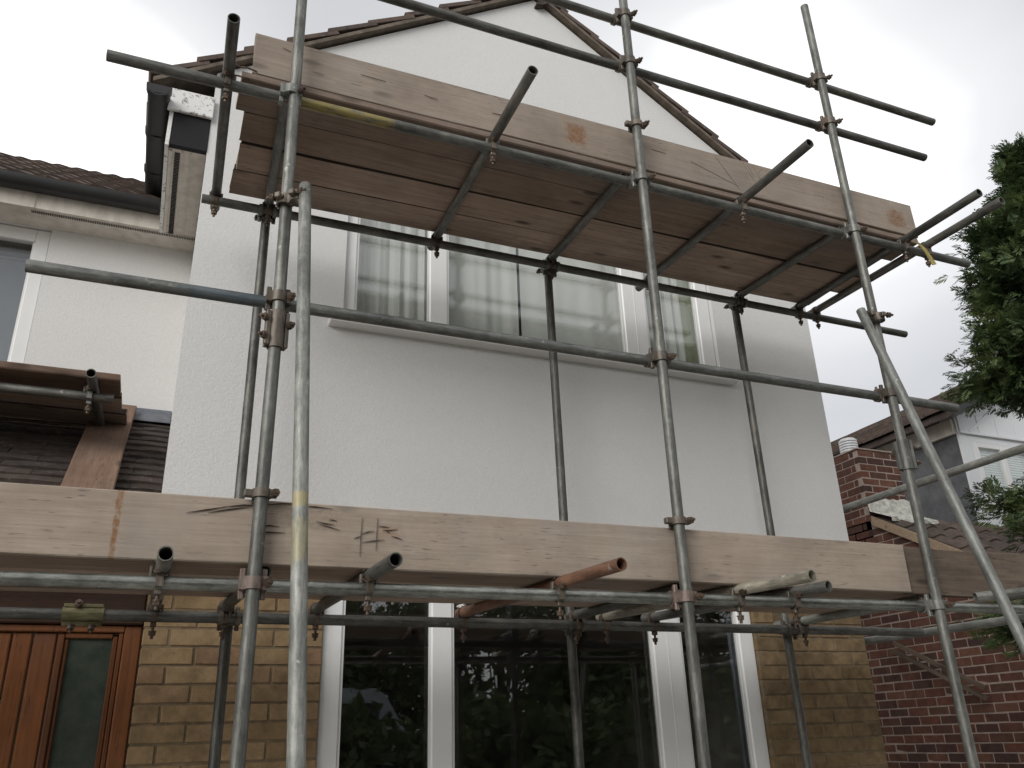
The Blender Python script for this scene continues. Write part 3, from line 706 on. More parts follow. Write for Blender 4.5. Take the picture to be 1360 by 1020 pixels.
mk('glazing', MB().box(-.3055, -.1245, YD + .012, YD + .016, -1.2, .488), M_GLASS_DOOR, parent=door)
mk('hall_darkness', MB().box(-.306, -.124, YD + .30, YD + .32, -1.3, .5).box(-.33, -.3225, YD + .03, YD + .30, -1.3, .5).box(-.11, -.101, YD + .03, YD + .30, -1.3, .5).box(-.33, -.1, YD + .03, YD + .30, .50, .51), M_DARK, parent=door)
x = -.352
for k in range(9):
    wd = (.098, .082, .105, .09)[k % 4]
    mk('plank', MB().cbox(x - wd + .003, x - .003, YD - .006 - .002 * (k % 2), YD + .03, -1.42, .513, .006), M_DOOR, parent=door); x -= wd
mk('door_head', MB().cbox(-3, -.003, YD - .06, YD + .06, .548, .95, .006), M_DOOR_HEAD, parent=porch)
mk('porch_side_wall', MB().box(-3, -1.19, YD + .001, YD + .2, -1.5, .5135), M_BUFF_MORTAR, parent=porch)

# ------------------------------------------------------------------ neighbour's house
nb = empty('neighbour_house', T(9, 8, -1.5), "neighbour's red brick house with white window bay and tiled roofs", 'house')
XS = 6.5
sw = MB(); sw.prism([(4.55, -1.5), (9.0, -1.5), (9.0, 1.9), (6.2, 1.9), (5.12, 1.30), (4.55, .98)], 'x', XS + .003, XS + .2)
side = mk('side_wall', sw, M_RED_MORTAR, parent=nb)
plY = lambda u, z, j: T(XS + j, u, z) @ Matrix.Rotation(R(90), 4, 'Z') @ Matrix.Translation((0, -.06, 0))
zcr = [.98 - .075 * k for k in range(-13, 20)]
topz = lambda y: 1.86 - .565 * max(0, 6.15 - y)
bricks(side, 4.56, 6.75, zcr, .065, .225, (.02, .1325), M_RED, plY, cut=lambda u, z: z + .075 < topz(u) - .02 and z < 1.8)
# chimney stack
ch = mk('chimney', MB().box(XS + .003, XS + .538, 6.203, 6.75, 1.5, 2.615), M_RED_MORTAR, parent=nb)
zch = [2.555 - .075 * k for k in range(16)]
bricks(ch, XS, XS + .541, zch, .065, .225, (XS, XS + .1125), M_RED, lambda u, z, j: T(u, 6.2 + j, z), cut=lambda u, z: z > 1.5)
bricks(ch, 6.262, 6.75, zch, .065, .225, (6.32, 6.2075), M_RED, lambda u, z, j: T(XS + j, u, z) @ Matrix.Rotation(R(90), 4, 'Z') @ Matrix.Translation((0, -.06, 0)), cut=lambda u, z: z > 1.5)
mk('chimney_cap', MB().cbox(XS - .004, XS + .545, 6.196, 6.76, 2.6305, 2.648, .004), M_RED_MORTAR, parent=nb)
fl = MB()
for k in range(6): fl.band((XS + .16, 6.45, 2.665 + k * .028), 'z', .078, .094, .017, 0, 360, 18)
fl.cyl((XS + .16, 6.45, 2.649), (XS + .16, 6.45, 2.83), .077, 18)
mk('flue_cowl', fl, M_WHITECLAD, parent=nb, smooth=True)
# lean-to roof in front of the house
s4 = .58; c4_ = 1 / math.hypot(1, s4); zq = lambda y: 1.90 - s4 * (6.15 - y)
lr = mk('lean_to_roof', MB().prism([(4.5, zq(4.5)), (6.19, zq(6.19)), (6.19, zq(6.19) - .05), (4.5, zq(4.5) - .05)], 'x', XS + .02, 11), M_WOOD_OLD, parent=nb)
pan = tile_mesh(.235, .36, .016, M_TILE, prof=.035)
roof_tiles(lr, pan, (XS + .01, 4.48, zq(4.48) + .012), (1, 0, 0), (0, c4_, s4 * c4_), 14, 6, .236, .31, .05, .004)
mk('verge_board', MB().prism([(4.5, zq(4.5) + .015), (6.16, zq(6.16) + .015), (6.16, zq(6.16) - .075), (4.5, zq(4.5) - .075)], 'x', XS - .03, XS - .004), M_WOOD_NEIGH, parent=nb)
fla = MB(); rr = random.Random(3); n = 12
vs = []
for i in range(n + 1):
    x = XS - .02 + i * .62 / n
    vs += [(x, 6.185, 1.98 + .14 + rr.uniform(-.015, .015)), (x, 6.17 + rr.uniform(-.01, .005), 1.97), (x, 5.93 + rr.uniform(-.03, .02), zq(5.93) + .075 + rr.uniform(-.01, .02)), (x, 5.92, zq(5.93) + .045)]
fla.add(vs, [(i * 4 + k, i * 4 + k + 1, (i + 1) * 4 + k + 1, (i + 1) * 4 + k) for i in range(n) for k in range(3)])
mk('lead_flashing', fla, M_CRUST, parent=nb)
# upper storey: grey flank, white front with window
XH = 8.0; YF = 6.16
mk('grey_flank', MB().box(XH, XH + .2, YF + .035, 9.5, 1.0, 2.965), M_SLATE, parent=nb)
mk('front_wall', MB().box(XH - .006, XH + .20, YF, YF + .032, 1.0, 2.965).box(XH + .2, 9.9, YF, YF + .2, 1.0, 2.2).box(XH + .2, 9.9, YF, YF + .2, 2.87, 2.965), M_WHITECLAD, parent=nb)
mk('front_gable', MB().prism([(XH - .006, 2.972), (11.9, 2.972), (11.9, 3.3), (10, 4.2), (XH - .006, 3.2)], 'y', YF + .01, YF + .2).cbox(XH - .012, 11.9, YF - .03, YF + .03, 2.945, 2.975, .004)
   .prism([(8.15, 2.99), (8.19, 2.98), (8.62, 3.26), (8.58, 3.28)], 'y', YF - .012, YF + .008), M_WHITECLAD, parent=nb)
for k in range(5): mk('cladding_board', MB().cbox(XH + .02 + k * .3, XH + .31 + k * .3, YF - .004, YF + .01, 2.98, 3.20, .004), M_WHITECLAD, parent=nb)
mk('eaves_fascia', MB().box(XH - .05, XH - .004, YF + .03, 9.5, 2.95, 3.12), M_CREAM, parent=nb)
window(nb, [(8.165, 8.245), (8.585, 8.655), (9.0, 9.07), (9.45, 9.5)], YF - .004, 2.18, 2.87, fw=.06)
for k in range(22): mk('blind_slat', MB().box(8.25, 9.45, YF + .045, YF + .058, 2.215 + k * .028, 2.236 + k * .028), M_BLIND, parent=nb)
s5 = .5; c5 = 1 / math.hypot(1, s5)
nr = mk('main_roof', MB().prism([(7.72, 3.13), (10, 3.13 + s5 * 2.28), (10, 3.06 + s5 * 2.28), (7.72, 3.06)], 'y', 5.96, 10).prism([(10, 3.13 + s5 * 2.28), (12.4, 3.13), (12.4, 3.06), (10, 3.06 + s5 * 2.28)], 'y', 5.96, 10), M_TILE_DARK, parent=nb)
nt_ = tile_mesh(.30, .38, .042, M_TILE)
roof_tiles(nr, nt_, (7.68, 10.0, 3.14), (0, -1, 0), (c5, 0, s5 * c5), 13, 8, .31, .315, .10, .006)
mk('verge', MB().prism([(7.70, 3.11), (10, 3.11 + s5 * 2.3), (10, 3.02 + s5 * 2.3), (7.70, 3.02)], 'y', 5.93, 5.958), M_GUTTER, parent=nb)
# a roof further back
fh = empty('far_house', T(16, 18, -1.5), 'far house showing only a strip of brown tiled roof behind the brick chimney', 'house')
mk('far_wall', MB().box(10, 24, 15.2, 20, -1.5, 5.4), M_RED_MORTAR, parent=fh)
fr_ = mk('far_roof', MB().prism([(14.8, 5.3), (17.2, 7.25), (17.2, 7.1), (14.8, 5.15)], 'x', 9.5, 24.5), M_TILE_DARK, parent=fh)
ft = tile_mesh(.33, .40, .03, M_TILE)
roof_tiles(fr_, ft, (13.6, 14.76, 5.3), (1, 0, 0), (0, .776, .631), 14, 9, .33, .345, .07, .008)

# ------------------------------------------------------------------ scaffold: uprights
S1x, S2x, S3x, YS = .316, 2.055, 3.46, 3.0
s1a = tube((S1x, YS, -1.5), (S1x + .012, YS, 1.47), M_STEEL, 'grey upright scaffold pole beside the pale raking pole, below the sleeve joint')
s1b = tube((S1x + .014, YS, 1.472), (.302, YS, 5.0), M_STEEL, 'grey upright scaffold pole rising from the sleeve joint past the platform end')
s2 = tube((2.045, YS, -1.5), (2.072, YS, 5.2), M_STEEL, 'tall grey upright scaffold pole crossing the middle of the bedroom window')
s3a = tube((S3x, YS, -1.5), (S3x + .003, YS, 1.268), M_STEEL, 'grey upright scaffold pole in front of the neighbour\'s wall, below the sleeve joint')
s3b = tube((S3x + .003, YS, 1.27), (S3x - .003, YS, 4.32), M_STEEL, 'grey upright scaffold pole with open top near the conifer, carrying two guard rails')
YI = 4.03
b1 = tube((.340, YI, -1.5), (.338, YI, 2.60), M_STEEL_DARK, 'dark inner upright pole close to the wall, between door and window', 'inner uprights')
b2 = tube((2.045, YI, -1.5), (2.012, YI, 2.60), M_STEEL_DARK, 'dark inner upright pole close to the wall, before the wide panes', 'inner uprights')
b3 = tube((3.43, YI, -1.5), (3.396, YI, 2.60), M_STEEL_DARK, 'dark inner upright pole close to the wall, at the window\'s chimney side', 'inner uprights')
# ledgers and rails
YL = 3.0535; ZL = .522; ZU = 2.62
lo = tube((-3.0, YL, .503), (4.25, YL, .530), M_STEEL_SHINY, 'bright long ledger pole carrying the lower platform across door and window')
mid = tube((-.543, YL, 1.611), (3.99, YL, 1.611), M_STEEL_BLUE, 'long rail pole crossing just below the bedroom window sill')
up = tube((-.424, YL, 2.624), (4.414, YL, 2.616), M_STEEL_YEL_L, 'outer ledger pole under the upper platform, yellow paint near one end')
g1 = tube((-.35, YL, 3.388), (4.285, YL, 3.384), M_STEEL_DARK, 'lower of the two guard rail poles above the upper platform', 'guard rails')
g2 = tube((-.2, YL, 3.736), (4.46, YL, 3.722), M_STEEL_DARK, 'upper of the two guard rail poles above the upper platform', 'guard rails')
YIL = 3.978
iu = tube((0.005, YIL, 2.645), (4.866, YIL, 2.637), M_STEEL_DARK, 'dark inner ledger pole along the wall under the upper platform', 'inner ledgers')
il = tube((-1.5, YIL, .533), (4.4, YIL, .528), M_STEEL_DARK, 'dark inner ledger pole along the wall under the lower platform', 'inner ledgers')
# raking poles
r1 = tube((.384, 2.915, 2.09), (.397, 1.94, -1.5), M_STEEL_YEL_R, 'pale raking pole with yellow paint daubs leaning against the scaffold', 'raking poles')
r2 = tube((3.325, 2.955, 2.055), (3.226, 1.975, -1.5), M_STEEL_PALE, 'pale raking pole leaning on the scaffold corner beside the conifer', 'raking poles')
# transoms of the upper platform
zu0, zu1 = ZU + .0485, 2.641 + .0485
TU = [((.034, 2.71), (.077, 4.12), M_STEEL_DARK, 'upper transom pole jutting out by the eaves gutter beyond the board ends', True),
      ((.296, 3.08), (.343, 4.0), M_STEEL, 'upper transom pole hidden behind the sleeve-jointed upright at the platform end', False),
      ((1.253, 2.545), (1.287, 4.10), M_STEEL_DARK, 'upper transom pole jutting out before the gable, above the bedroom window', True),
      ((2.007, 3.08), (2.012, 4.0), M_STEEL_DARK, 'upper transom pole under the boards beside the tall middle upright', False),
      ((2.728, 2.511), (2.707, 4.12), M_STEEL_DARK, 'upper transom pole jutting out past the pencil-scratched stretch of toe board', True),
      ((3.456, 3.08), (3.40, 4.0), M_STEEL_DARK, 'upper transom pole under the boards beside the corner upright', False),
      ((3.894, 2.518), (3.897, 4.04), M_STEEL_DARK, 'upper transom pole jutting out at the toe board\'s end, with yellow strap', True),
      ((4.082, 2.53), (4.047, 4.06), M_STEEL_DARK, 'outermost upper transom pole, free of the boards and reaching to the conifer', True)]
for (a, b, m, lab, cl) in TU:
    t = (YL - a[1]) / (b[1] - a[1]); dz = (zu1 - zu0) / (YIL - YL)
    o = tube((a[0], a[1], zu0 + dz * (a[1] - YL)), (b[0], b[1], zu0 + dz * (b[1] - YL)), m, lab, 'upper transoms')
    xa = a[0] + (b[0] - a[0]) * (YL - a[1]) / (b[1] - a[1]); xb = a[0] + (b[0] - a[0]) * (YIL - a[1]) / (b[1] - a[1])
    if cl: fit('clip', o, (xa, YL, ZU), mat=M_COUP)
    fit('clip', o, (xb, YIL, 2.641), rot=(0, 0, 180), mat=M_RUST)
# transoms of the lower platform
LUMPS = []
zl0, zl1 = .520 + .0485, .531 + .0485
TL = [((.035, 2.813), (.035, 4.10), M_STEEL, 'lower transom pole with open end facing out above the door jamb', True),
      ((.744, 2.735), (.714, 4.06), M_STEEL, 'lower transom pole with open end above the window\'s door-side frame', True),
      ((1.537, 2.624), (1.42, 4.03), M_STEEL_RUST, 'rusty red lower transom pole with open end', True),
      ((2.423, 2.66), (2.20, 4.03), M_STEEL_CEM, 'cement splashed lower transom pole with open end', True),
      ((2.692, 2.867), (2.484, 4.05), M_STEEL, 'plain grey lower transom pole just beside the cement splashed one', True),
      ((.365, 3.08), (.315, 4.06), M_STEEL_DARK, 'dark lower transom pole tucked behind the sleeve-jointed upright', False),
      ((2.08, 3.08), (2.03, 4.06), M_STEEL_DARK, 'dark lower transom pole tucked behind the tall middle upright', False),
      ((3.53, 3.08), (3.49, 4.20), M_STEEL_PALE, 'pale lower transom pole running in from the corner upright to the buff pier', False)]
for (a, b, m, lab, cl) in TL:
    dz = (zl1 - zl0) / (YIL - YL)
    o = tube((a[0], a[1], zl0 + dz * (a[1] - YL)), (b[0], b[1], zl0 + dz * (b[1] - YL)), m, lab, 'lower transoms')
    xa = a[0] + (b[0] - a[0]) * (YL - a[1]) / (b[1] - a[1]); xb = a[0] + (b[0] - a[0]) * (YIL - a[1]) / (b[1] - a[1])
    if cl: fit('clip', o, (xa - .006, YL, .520), mat=M_COUP)
    fit('clip', o, (xb, YIL, .531), rot=(0, 0, 180), mat=M_RUST)
    if lab.startswith(('rusty', 'cement', 'plain')): LUMPS.append((o, xb, b))
def lump(parent, x, y, z, s, seed):
    rr = random.Random(seed); b = MB(); n, m = 9, 6; vs = []
    for j in range(m + 1):
        for i in range(n):
            a = 2 * math.pi * i / n; p = math.pi * j / m; k = s * (1 + rr.uniform(-.28, .28))
            vs.append((x + 1.1 * k * math.sin(p) * math.cos(a), y + 1.7 * k * math.sin(p) * math.sin(a), z + .62 * k * math.cos(p)))
    b.add(vs, [(j * n + i, j * n + (i + 1) % n, (j + 1) * n + (i + 1) % n, (j + 1) * n + i) for j in range(m) for i in range(n)])
    mk('mortar_lump', b, M_LUMP, parent=parent, smooth=True)
for k, (o, xb, b) in enumerate(LUMPS): lump(o, b[0], b[1] - .04, .608, .018 + .005 * (k % 2), k)
tube((3.635, 2.93, .555), (4.25, 2.62, .60), M_STEEL, 'short grey pole running out under the dark warped board beside the conifer', 'return poles')
tube((4.45, 5.6, 1.435), (4.45, 2.3, 1.42), M_STEEL_PALE, 'pale return rail pole passing the brick chimney at the house corner', 'return poles')
tube((4.5, 5.6, .543), (4.5, 2.3, .53), M_STEEL_PALE, 'pale low return pole above the neighbour\'s red brick wall', 'return poles')
# couplers on the uprights
fit('coupler', s1a, (S1x + .008, YS, .516), mat=M_COUP_PINK); fit('board_clip', s1a, (S1x + .01, YS, .827))
fit('sleeve_coupler', s1a, (S1x + .013, YS, 1.47), rot=(0, 0, 15)); fit('coupler', s1b, (S1x + .011, YS, 1.611)); fit('coupler', s1b, (.306, YS, 2.622), mat=M_STEEL_PALE)
fit('swivel_coupler', r1, (.314, 2.985, 2.045), rot=(0, 0, -40))
fit('coupler', s2, (2.052, YS, .522), mat=M_COUP_PINK); fit('board_clip', s2, (2.053, YS, .84)); fit('coupler', s2, (2.057, YS, 1.611)); fit('coupler', s2, (2.061, YS, 2.62), mat=M_STEEL)
fit('board_clip', s2, (2.062, YS, 2.955)); fit('coupler', s2, (2.065, YS, 3.386)); fit('coupler', s2, (2.067, YS, 3.729))
fit('coupler', s3a, (S3x, YS, .526), mat=M_STEEL_PALE); fit('sleeve_coupler', s3a, (S3x + .003, YS, 1.27), rot=(0, 0, 150), mat=M_STEEL)
fit('coupler', s3b, (S3x + .002, YS, 1.611)); fit('coupler', s3b, (S3x, YS, 2.618), mat=M_STEEL); fit('coupler', s3b, (S3x - .001, YS, 3.385)); fit('coupler', s3b, (S3x - .002, YS, 3.725))
fit('swivel_coupler', r2, (3.39, 2.975, 2.035), rot=(0, 0, -12), mat=M_COUP)
for o, x, z in ((b1, .339, 2.642), (b2, 2.012, 2.641), (b3, 3.398, 2.639)): fit('coupler', o, (x, YI, z), rot=(0, 0, 180), mat=M_STEEL)
for o, x, z in ((b1, .340, .532), (b2, 2.031, .531), (b3, 3.415, .530)): fit('coupler', o, (x, YI, z), rot=(0, 0, 180), mat=M_COUP)
fit('sleeve_coupler', il, (-.237, YIL, .533), rot=(0, -90, 0), mat=M_COUP_BRASS)

# ------------------------------------------------------------------ scaffold boards
RUSTY = (0.20, 0.085, 0.022)
toe_lo = (0.335, 0.282, 0.232); toe_hi = (0.465, 0.405, 0.342)
mU = m_wood('upper_toe_board_wood', toe_lo, toe_hi, stains=((1.604, .118, .07, .075, (0.20, .095, .04), .9), (3.786, .106, .075, .07, (.18, .085, .04), .85)))
mL = m_wood('lower_toe_board_wood', toe_lo, toe_hi, knots=.45, stains=((2.374, .12, .012, .16, RUSTY, .85), (3.0, .17, .16, .05, (.10, .065, .045), .3), (3.30, .14, .06, .03, (.33, .19, .11), .4)))
ut = board(.142, 4.08, 3.085, 3.123, 2.752, 2.985, mU, 'upper toe board on edge with two rusty square stains', 'toe boards', 1, warp=.003)
lt = board(-2.5, 3.352, 3.036, 3.074, .588, .815, mL, 'long lower toe board on edge scored with saw cuts', 'toe boards', 2, warp=.0025)
lt2 = board(3.345, 4.75, 3.042, 3.080, .585, .813, M_WOOD_OLD, 'dark warped lower toe board by the conifer, butting the scored board', 'toe boards', 3, warp=.007)
# cracks and saw cuts: thin grooves' dark edges, on the face of the board
def marks(parent, y, segs, name='saw_mark', wd=.0016):
    for x0, z0, x1, z1 in segs:
        b = MB()
        d = Vector((x1 - x0, 0, z1 - z0)); nrm = Vector((-d.z, 0, d.x)).normalized() * wd; m = Vector(((x0 + x1) / 2, y, (z0 + z1) / 2))
        a, c = Vector((x0, y, z0)), Vector((x1, y, z1)); up = Vector((0, .0035, 0)); m = m + nrm * random.uniform(-1.5, 1.5)
        vs = [a, m + nrm * .8, c, m - nrm * .8]; vs = vs + [p + up for p in vs]
        b.add(vs, [(0, 1, 2, 3), (7, 6, 5, 4), (0, 4, 5, 1), (1, 5, 6, 2), (2, 6, 7, 3), (3, 7, 4, 0)])
        mk(name, b, M_SAW, parent=parent)
yl = 3.0325
marks(lt, yl, [(.692, .713, .741, .728), (.666, .696, .692, .707), (.696, .683, .779, .697), (.757, .746, .798, .744), (.771, .733, .83, .739), (.784, .732, .801, .723), (.805, .712, .85, .700),
               (.539, .740, .615, .722), (.528, .749, .593, .741), (.573, .759, .603, .755)])
marks(lt, yl, [(.694, .775, .690, .633), (.752, .776, .749, .655)], wd=.0006)
marks(lt, yl, [(.085, .752, .215, .782), (.20, .780, .345, .796), (.155, .757, .30, .788), (.33, .795, .47, .812), (.46, .803, .585, .800), (.3, .700, .42, .702), (.33, .72, .40, .722)], 'crack', .0026)
marks(ut, 3.0815, [(2.447, 2.884, 2.753, 2.793), (2.612, 2.972, 2.756, 2.775), (2.802, 2.975, 2.909, 2.80), (2.836, 2.972, 2.873, 2.884), (2.873, 2.972, 2.949, 2.816), (2.943, 2.97, 2.894, 2.907)], 'scratch', .0010)
marks(ut, 3.0815, [(.26, 2.93, .30, 2.918), (.62, 2.893, .74, 2.889), (.93, 2.868, 1.0, 2.862), (1.28, 2.866, 1.36, 2.869), (2.2, 2.897, 2.29, 2.893), (3.3, 2.88, 3.38, 2.874)], 'crack', .0008)
# deck boards
zd = 2.693
names = ['first upper deck board, next to the toe board, seen from beneath', 'second upper deck board from the toe board, seen from beneath', 'third upper deck board from the toe board, seen from beneath', 'fourth upper deck board, nearest the wall, seen from beneath']
ye = [3.068, 3.297, 3.526, 3.757]; xl = [.10, .137, .146, .136]; xr = [4.05, 3.98, 4.06, 3.99]
for k in range(4):
    board(xl[k], xr[k], ye[k], ye[k] + .2235, zd + .021 * (ye[k] - 3.05) + (0, .007, .001, .008)[k], zd + .021 * (ye[k] - 3.05) + .038 + (0, .004, .001, .006)[k], (M_WOOD_DECK, M_WOOD_DECK_C, M_WOOD_DECK_B, M_WOOD_DECK)[k], names[k], 'upper deck boards', 10 + k, warp=.004, c=.006, edge=M_EDGE_SHADE if k else None)
names = ['lower deck board next to the scored toe board, seen from beneath', 'middle lower deck board above door and window, seen from beneath', 'inner lower deck board nearest the house wall, seen from beneath']
for k, y in enumerate((3.10, 3.345, 3.595)):
    board(-2.5, 3.75, y, y + .225, .5955, .6335, M_WOOD_DECK, names[k], 'lower deck boards', 20 + k, warp=.002)
# small platform before the recessed wing
zb = 1.757
lab = ['outermost board of the small platform, pale worn edge facing out', 'second board of the small platform over the porch roof', 'third board of the small platform over the porch roof', 'innermost board of the small platform, nearest the wing wall']
for k in range(4):
    board(-2.2, (-.268, -.262, -.238, -.262)[k], 4.42 + k * .252, 4.42 + k * .252 + .225, zb, zb + .038, M_WOOD_DECK if k else M_WOOD_ROOF, lab[k], 'small platform boards', 30 + k, warp=.003, c=.006, edge=M_EDGE_SHADE if k else None)
p1 = tube((-2.2, 4.5, 1.683), (-.287, 4.5, 1.683), M_STEEL, 'short ledger pole under the small platform over the porch', 'small platform poles')
p2 = tube((-.393, 4.30, 1.7315), (-.356, 5.42, 1.7315), M_STEEL_DARK, 'transom pole with open end under the small platform', 'small platform poles')
fit('clip', p2, (-.398, 4.5, 1.683), mat=M_STEEL); fit('clip', p2, (-.36, 5.30, 1.683), rot=(0, 0, 180), mat=M_RUST)
p3 = tube((-2.2, 5.30, 1.683), (-.33, 5.30, 1.683), M_STEEL_DARK, 'inner ledger pole under the small platform along the wing wall', 'small platform poles')
for y, lb in ((4.55, 'outer'), (5.35, 'inner')):
    o = tube((-1.9, y, -1.5 if y < 5 else zr(y) + .02), (-1.9, y, 1.75), M_STEEL, lb + ' upright pole carrying the small platform\'s far end', 'small platform poles')
    fit('coupler', o, (-1.9, y, 1.683), rot=(0, 0, 180), mat=M_COUP)
# board laid up the porch tiles
ang = math.atan(s3)
Mb = T(-.432, 5.46, zr(5.46) + .052) @ Matrix.Rotation(R(-90), 4, 'Z') @ Matrix.Rotation(ang, 4, 'Y')
board(0, 1.72, 0, .222, 0, .036, M_WOOD_ROOF, 'brown board lying up the slope of the porch tiles', 'loose boards', 40, M=Mb, warp=.003)
# yellow strap and tie wire
st = MB(); vs = []
pts = [(3.925, 3.02, 2.652), (3.945, 2.99, 2.63), (3.975, 2.98, 2.585), (4.01, 2.985, 2.535), (4.035, 2.99, 2.50)]
for i, p in enumerate(pts):
    wv = .006 + .003 * i; vs += [(p[0] - wv, p[1], p[2] - wv * .4), (p[0] + wv, p[1], p[2] + wv * .4), (p[0] + wv, p[1] + .004, p[2] + wv * .4), (p[0] - wv, p[1] + .004, p[2] - wv * .4)]
st.add(vs, [(i * 4 + k, i * 4 + (k + 1) % 4, (i + 1) * 4 + (k + 1) % 4, (i + 1) * 4 + k) for i in range(4) for k in range(4)] + [(0, 1, 2, 3), (19, 18, 17, 16)])
tag(mk('plastic_strap', st, M_YELLOW), 'short faded yellow strap hanging from the ledger by the toe board end', 'strap')
wi = MB(); pts = [(.06, 3.03, 2.72), (.09, 3.05, 2.73), (.12, 3.06, 2.745), (.16, 3.075, 2.75), (.15, 3.08, 2.70), (.09, 3.06, 2.69), (.055, 3.03, 2.66), (.04, 3.02, 2.60)]
for a, b in zip(pts, pts[1:]): wi.cyl(a, b, .004, 6)
tag(mk('tie_wire', wi, M_RUST), 'twisted rusty tie wire binding the upper toe board end to the transom', 'wire')
# old timbers leaning on the neighbour's wall
for k, (y0, z0, y1, z1) in enumerate(((6.12, .66, 5.25, .20), (6.05, .72, 5.20, .28))):
    d = Vector((0, y1 - y0, z1 - z0)); L = d.length
    M = T(XS - .10 - .05 * k, y0, z0) @ Matrix(((0, 1, 0), (d.y / L, 0, -d.z / L), (d.z / L, 0, d.y / L))).to_4x4()
    if M.to_3x3().determinant() < 0: M = M @ Matrix.Scale(-1, 4, (0, 1, 0))
    b = MB().cbox(0, L, 0, .03, 0, .035, .003)
    tag(link('old_batten', b.mesh('old_batten', M_WOOD_OLD), M), ('thin weathered batten sloping down the red brick wall, lower of the two', 'thin weathered batten sloping down the red brick wall, upper of the two')[k], 'batten', 'battens on the brick wall')

# ------------------------------------------------------------------ trees
def rand_unit(n, rng):
    v = rng.normal(size=(n, 3)); return v / np.linalg.norm(v, axis=1)[:, None]
def sprays(base, direc, size, rng, nl=13):
    """flat fans of scale-leaf twigs: returns verts, faces for many sprays at once"""
    n = len(base); d = direc / np.linalg.norm(direc, axis=1)[:, None]
    upv = rng.normal(size=(n, 3)) * .45 + np.array([0, 0, 1.0]); sdir = np.cross(d, upv); sdir /= np.linalg.norm(sdir, axis=1)[:, None]; nn = np.cross(sdir, d)
    V = []; F = []; c = 0
    for k in range(nl):
        t = k / (nl - 1); sg = -1 if k % 2 else 1
        root = base + d * (size * t * .8)[:, None] + nn * (-.12 * size * t * t)[:, None]
        if k == nl - 1: ld = d
        else: ld = d * .78 + sdir * sg * .72 + nn * rng.uniform(-.3, .15, (n, 1))
        ln = (size * (.55 - .28 * t) * rng.uniform(.7, 1.2, n))[:, None]; wv = np.cross(ld, nn) * (size * .052)[:, None]
        mid = root + ld * ln * .55 - nn * ln * .06; tip = root + ld * ln - nn * ln * .18
        V.append(np.stack([root, mid - wv, tip, mid + wv], 1)); 
    V = np.stack(V, 1).reshape(-1, 3); F = np.arange(len(V)).reshape(-1, 4)
    return V, F
def quad_mesh(name, V, F, mat):
    m = bpy.data.meshes.new(name); m.vertices.add(len(V)); m.vertices.foreach_set('co', V.astype(np.float32).ravel())
    m.loops.add(F.size); m.loops.foreach_set('vertex_index', F.astype(np.int32).ravel()); m.polygons.add(len(F))
    m.polygons.foreach_set('loop_start', np.arange(0, F.size, 4, dtype=np.int32)); m.polygons.foreach_set('loop_total', np.full(len(F), 4, np.int32))
    m.update(calc_edges=True); m.validate(); m.materials.append(mat); return m
def trunk_mb(pts, rads):
    b = MB()
    for i in range(len(pts) - 1): b.cyl(pts[i], pts[i + 1], rads[i], 9, rads[i + 1], caps=(i == 0))
    return b
def conifer(cx, cy, H, prof, label, seed, nb=340, per=26, spray=.15, zmin=.2, sector=None):
    """prof(z): crown radius at height z above ground"""
    rng = np.random.default_rng(seed); P = []; D = []; S = []; tw = MB()
    for i in range(nb):
        z = zmin + (H - zmin) * (i + rng.uniform()) / nb; r = prof(z) * rng.uniform(.72, 1.08); a = rng.uniform(0, 2 * math.pi)
        if sector and rng.uniform() < .6: a = rng.uniform(*sector)
        out = np.array([math.cos(a), math.sin(a), rng.uniform(-.05, .45)]); L = max(r, .12)
        tw.cyl((0, 0, max(z - .35 * L, .1)), (out[0] * L * .8, out[1] * L * .8, z + out[2] * L * .4), .012 + .01 * L, 5, .004, caps=False)
        m = int(per * (.5 + L * .75)); t = rng.uniform(.30, 1.0, m) ** .6
        droop = .10 * L * t ** 2
        p = np.stack([out[0] * L * t, out[1] * L * t, z - .35 * L * (1 - t) + out[2] * L * .5 * t - droop], 1)
        wdt = .22 * L * (1.1 - t) + .06
        p += rng.normal(size=(m, 3)) * wdt[:, None] * np.array([.8, .8, .55])
        d = out[None, :] * 1.0 + rng.normal(size=(m, 3)) * .55 + np.array([0, 0, -.05])
        P.append(p); D.append(d); S.append(spray * rng.uniform(.7, 1.3, m))
    P = np.concatenate(P); D = np.concatenate(D); S = np.concatenate(S)
    V, F = sprays(P, D, S, rng)
    t = empty('conifer_tree', T(cx, cy, -1.5), label, 'conifer')
    M = T(cx, cy, -1.5)
    link('crown', quad_mesh('crown', V, F, M_CONIFER), M, t)
    tw.cyl((0, 0, 0), (.03, 0, H * .95), .11, 10, .02)
    link('trunk', tw.mesh('trunk', M_BARK), M, t)
    return t
def cp(z):
    # crown radius at a height above the ground
    return .92 * float(np.interp(z, [2.6, 2.82, 2.92, 3.0, 3.1, 3.2, 3.84, 3.9, 4.0, 4.17, 4.43, 4.75, 5.05, 5.3, 5.58, 5.82, 6.0], [.2, .35, 1.1, 1.3, .9, .22, .22, .85, 1.02, .92, .74, .76, .76, .5, .26, .12, .02]))
conifer(6.51, 3.72, 6.0, cp, 'tall dark green conifer beside the scaffold end, against the sky', 5, nb=420, per=70, spray=.105, zmin=2.7, sector=(2.3, 4.6))
conifer(5.75, 3.3, 2.4, lambda z: float(np.interp(z, [.2, 1.2, 1.9, 2.2, 2.4], [.8, .9, 1.0, .98, .4])), 'low dark conifer bush at the scaffold foot, under the warped toe board', 6, nb=70, per=60, spray=.095, zmin=2.08)

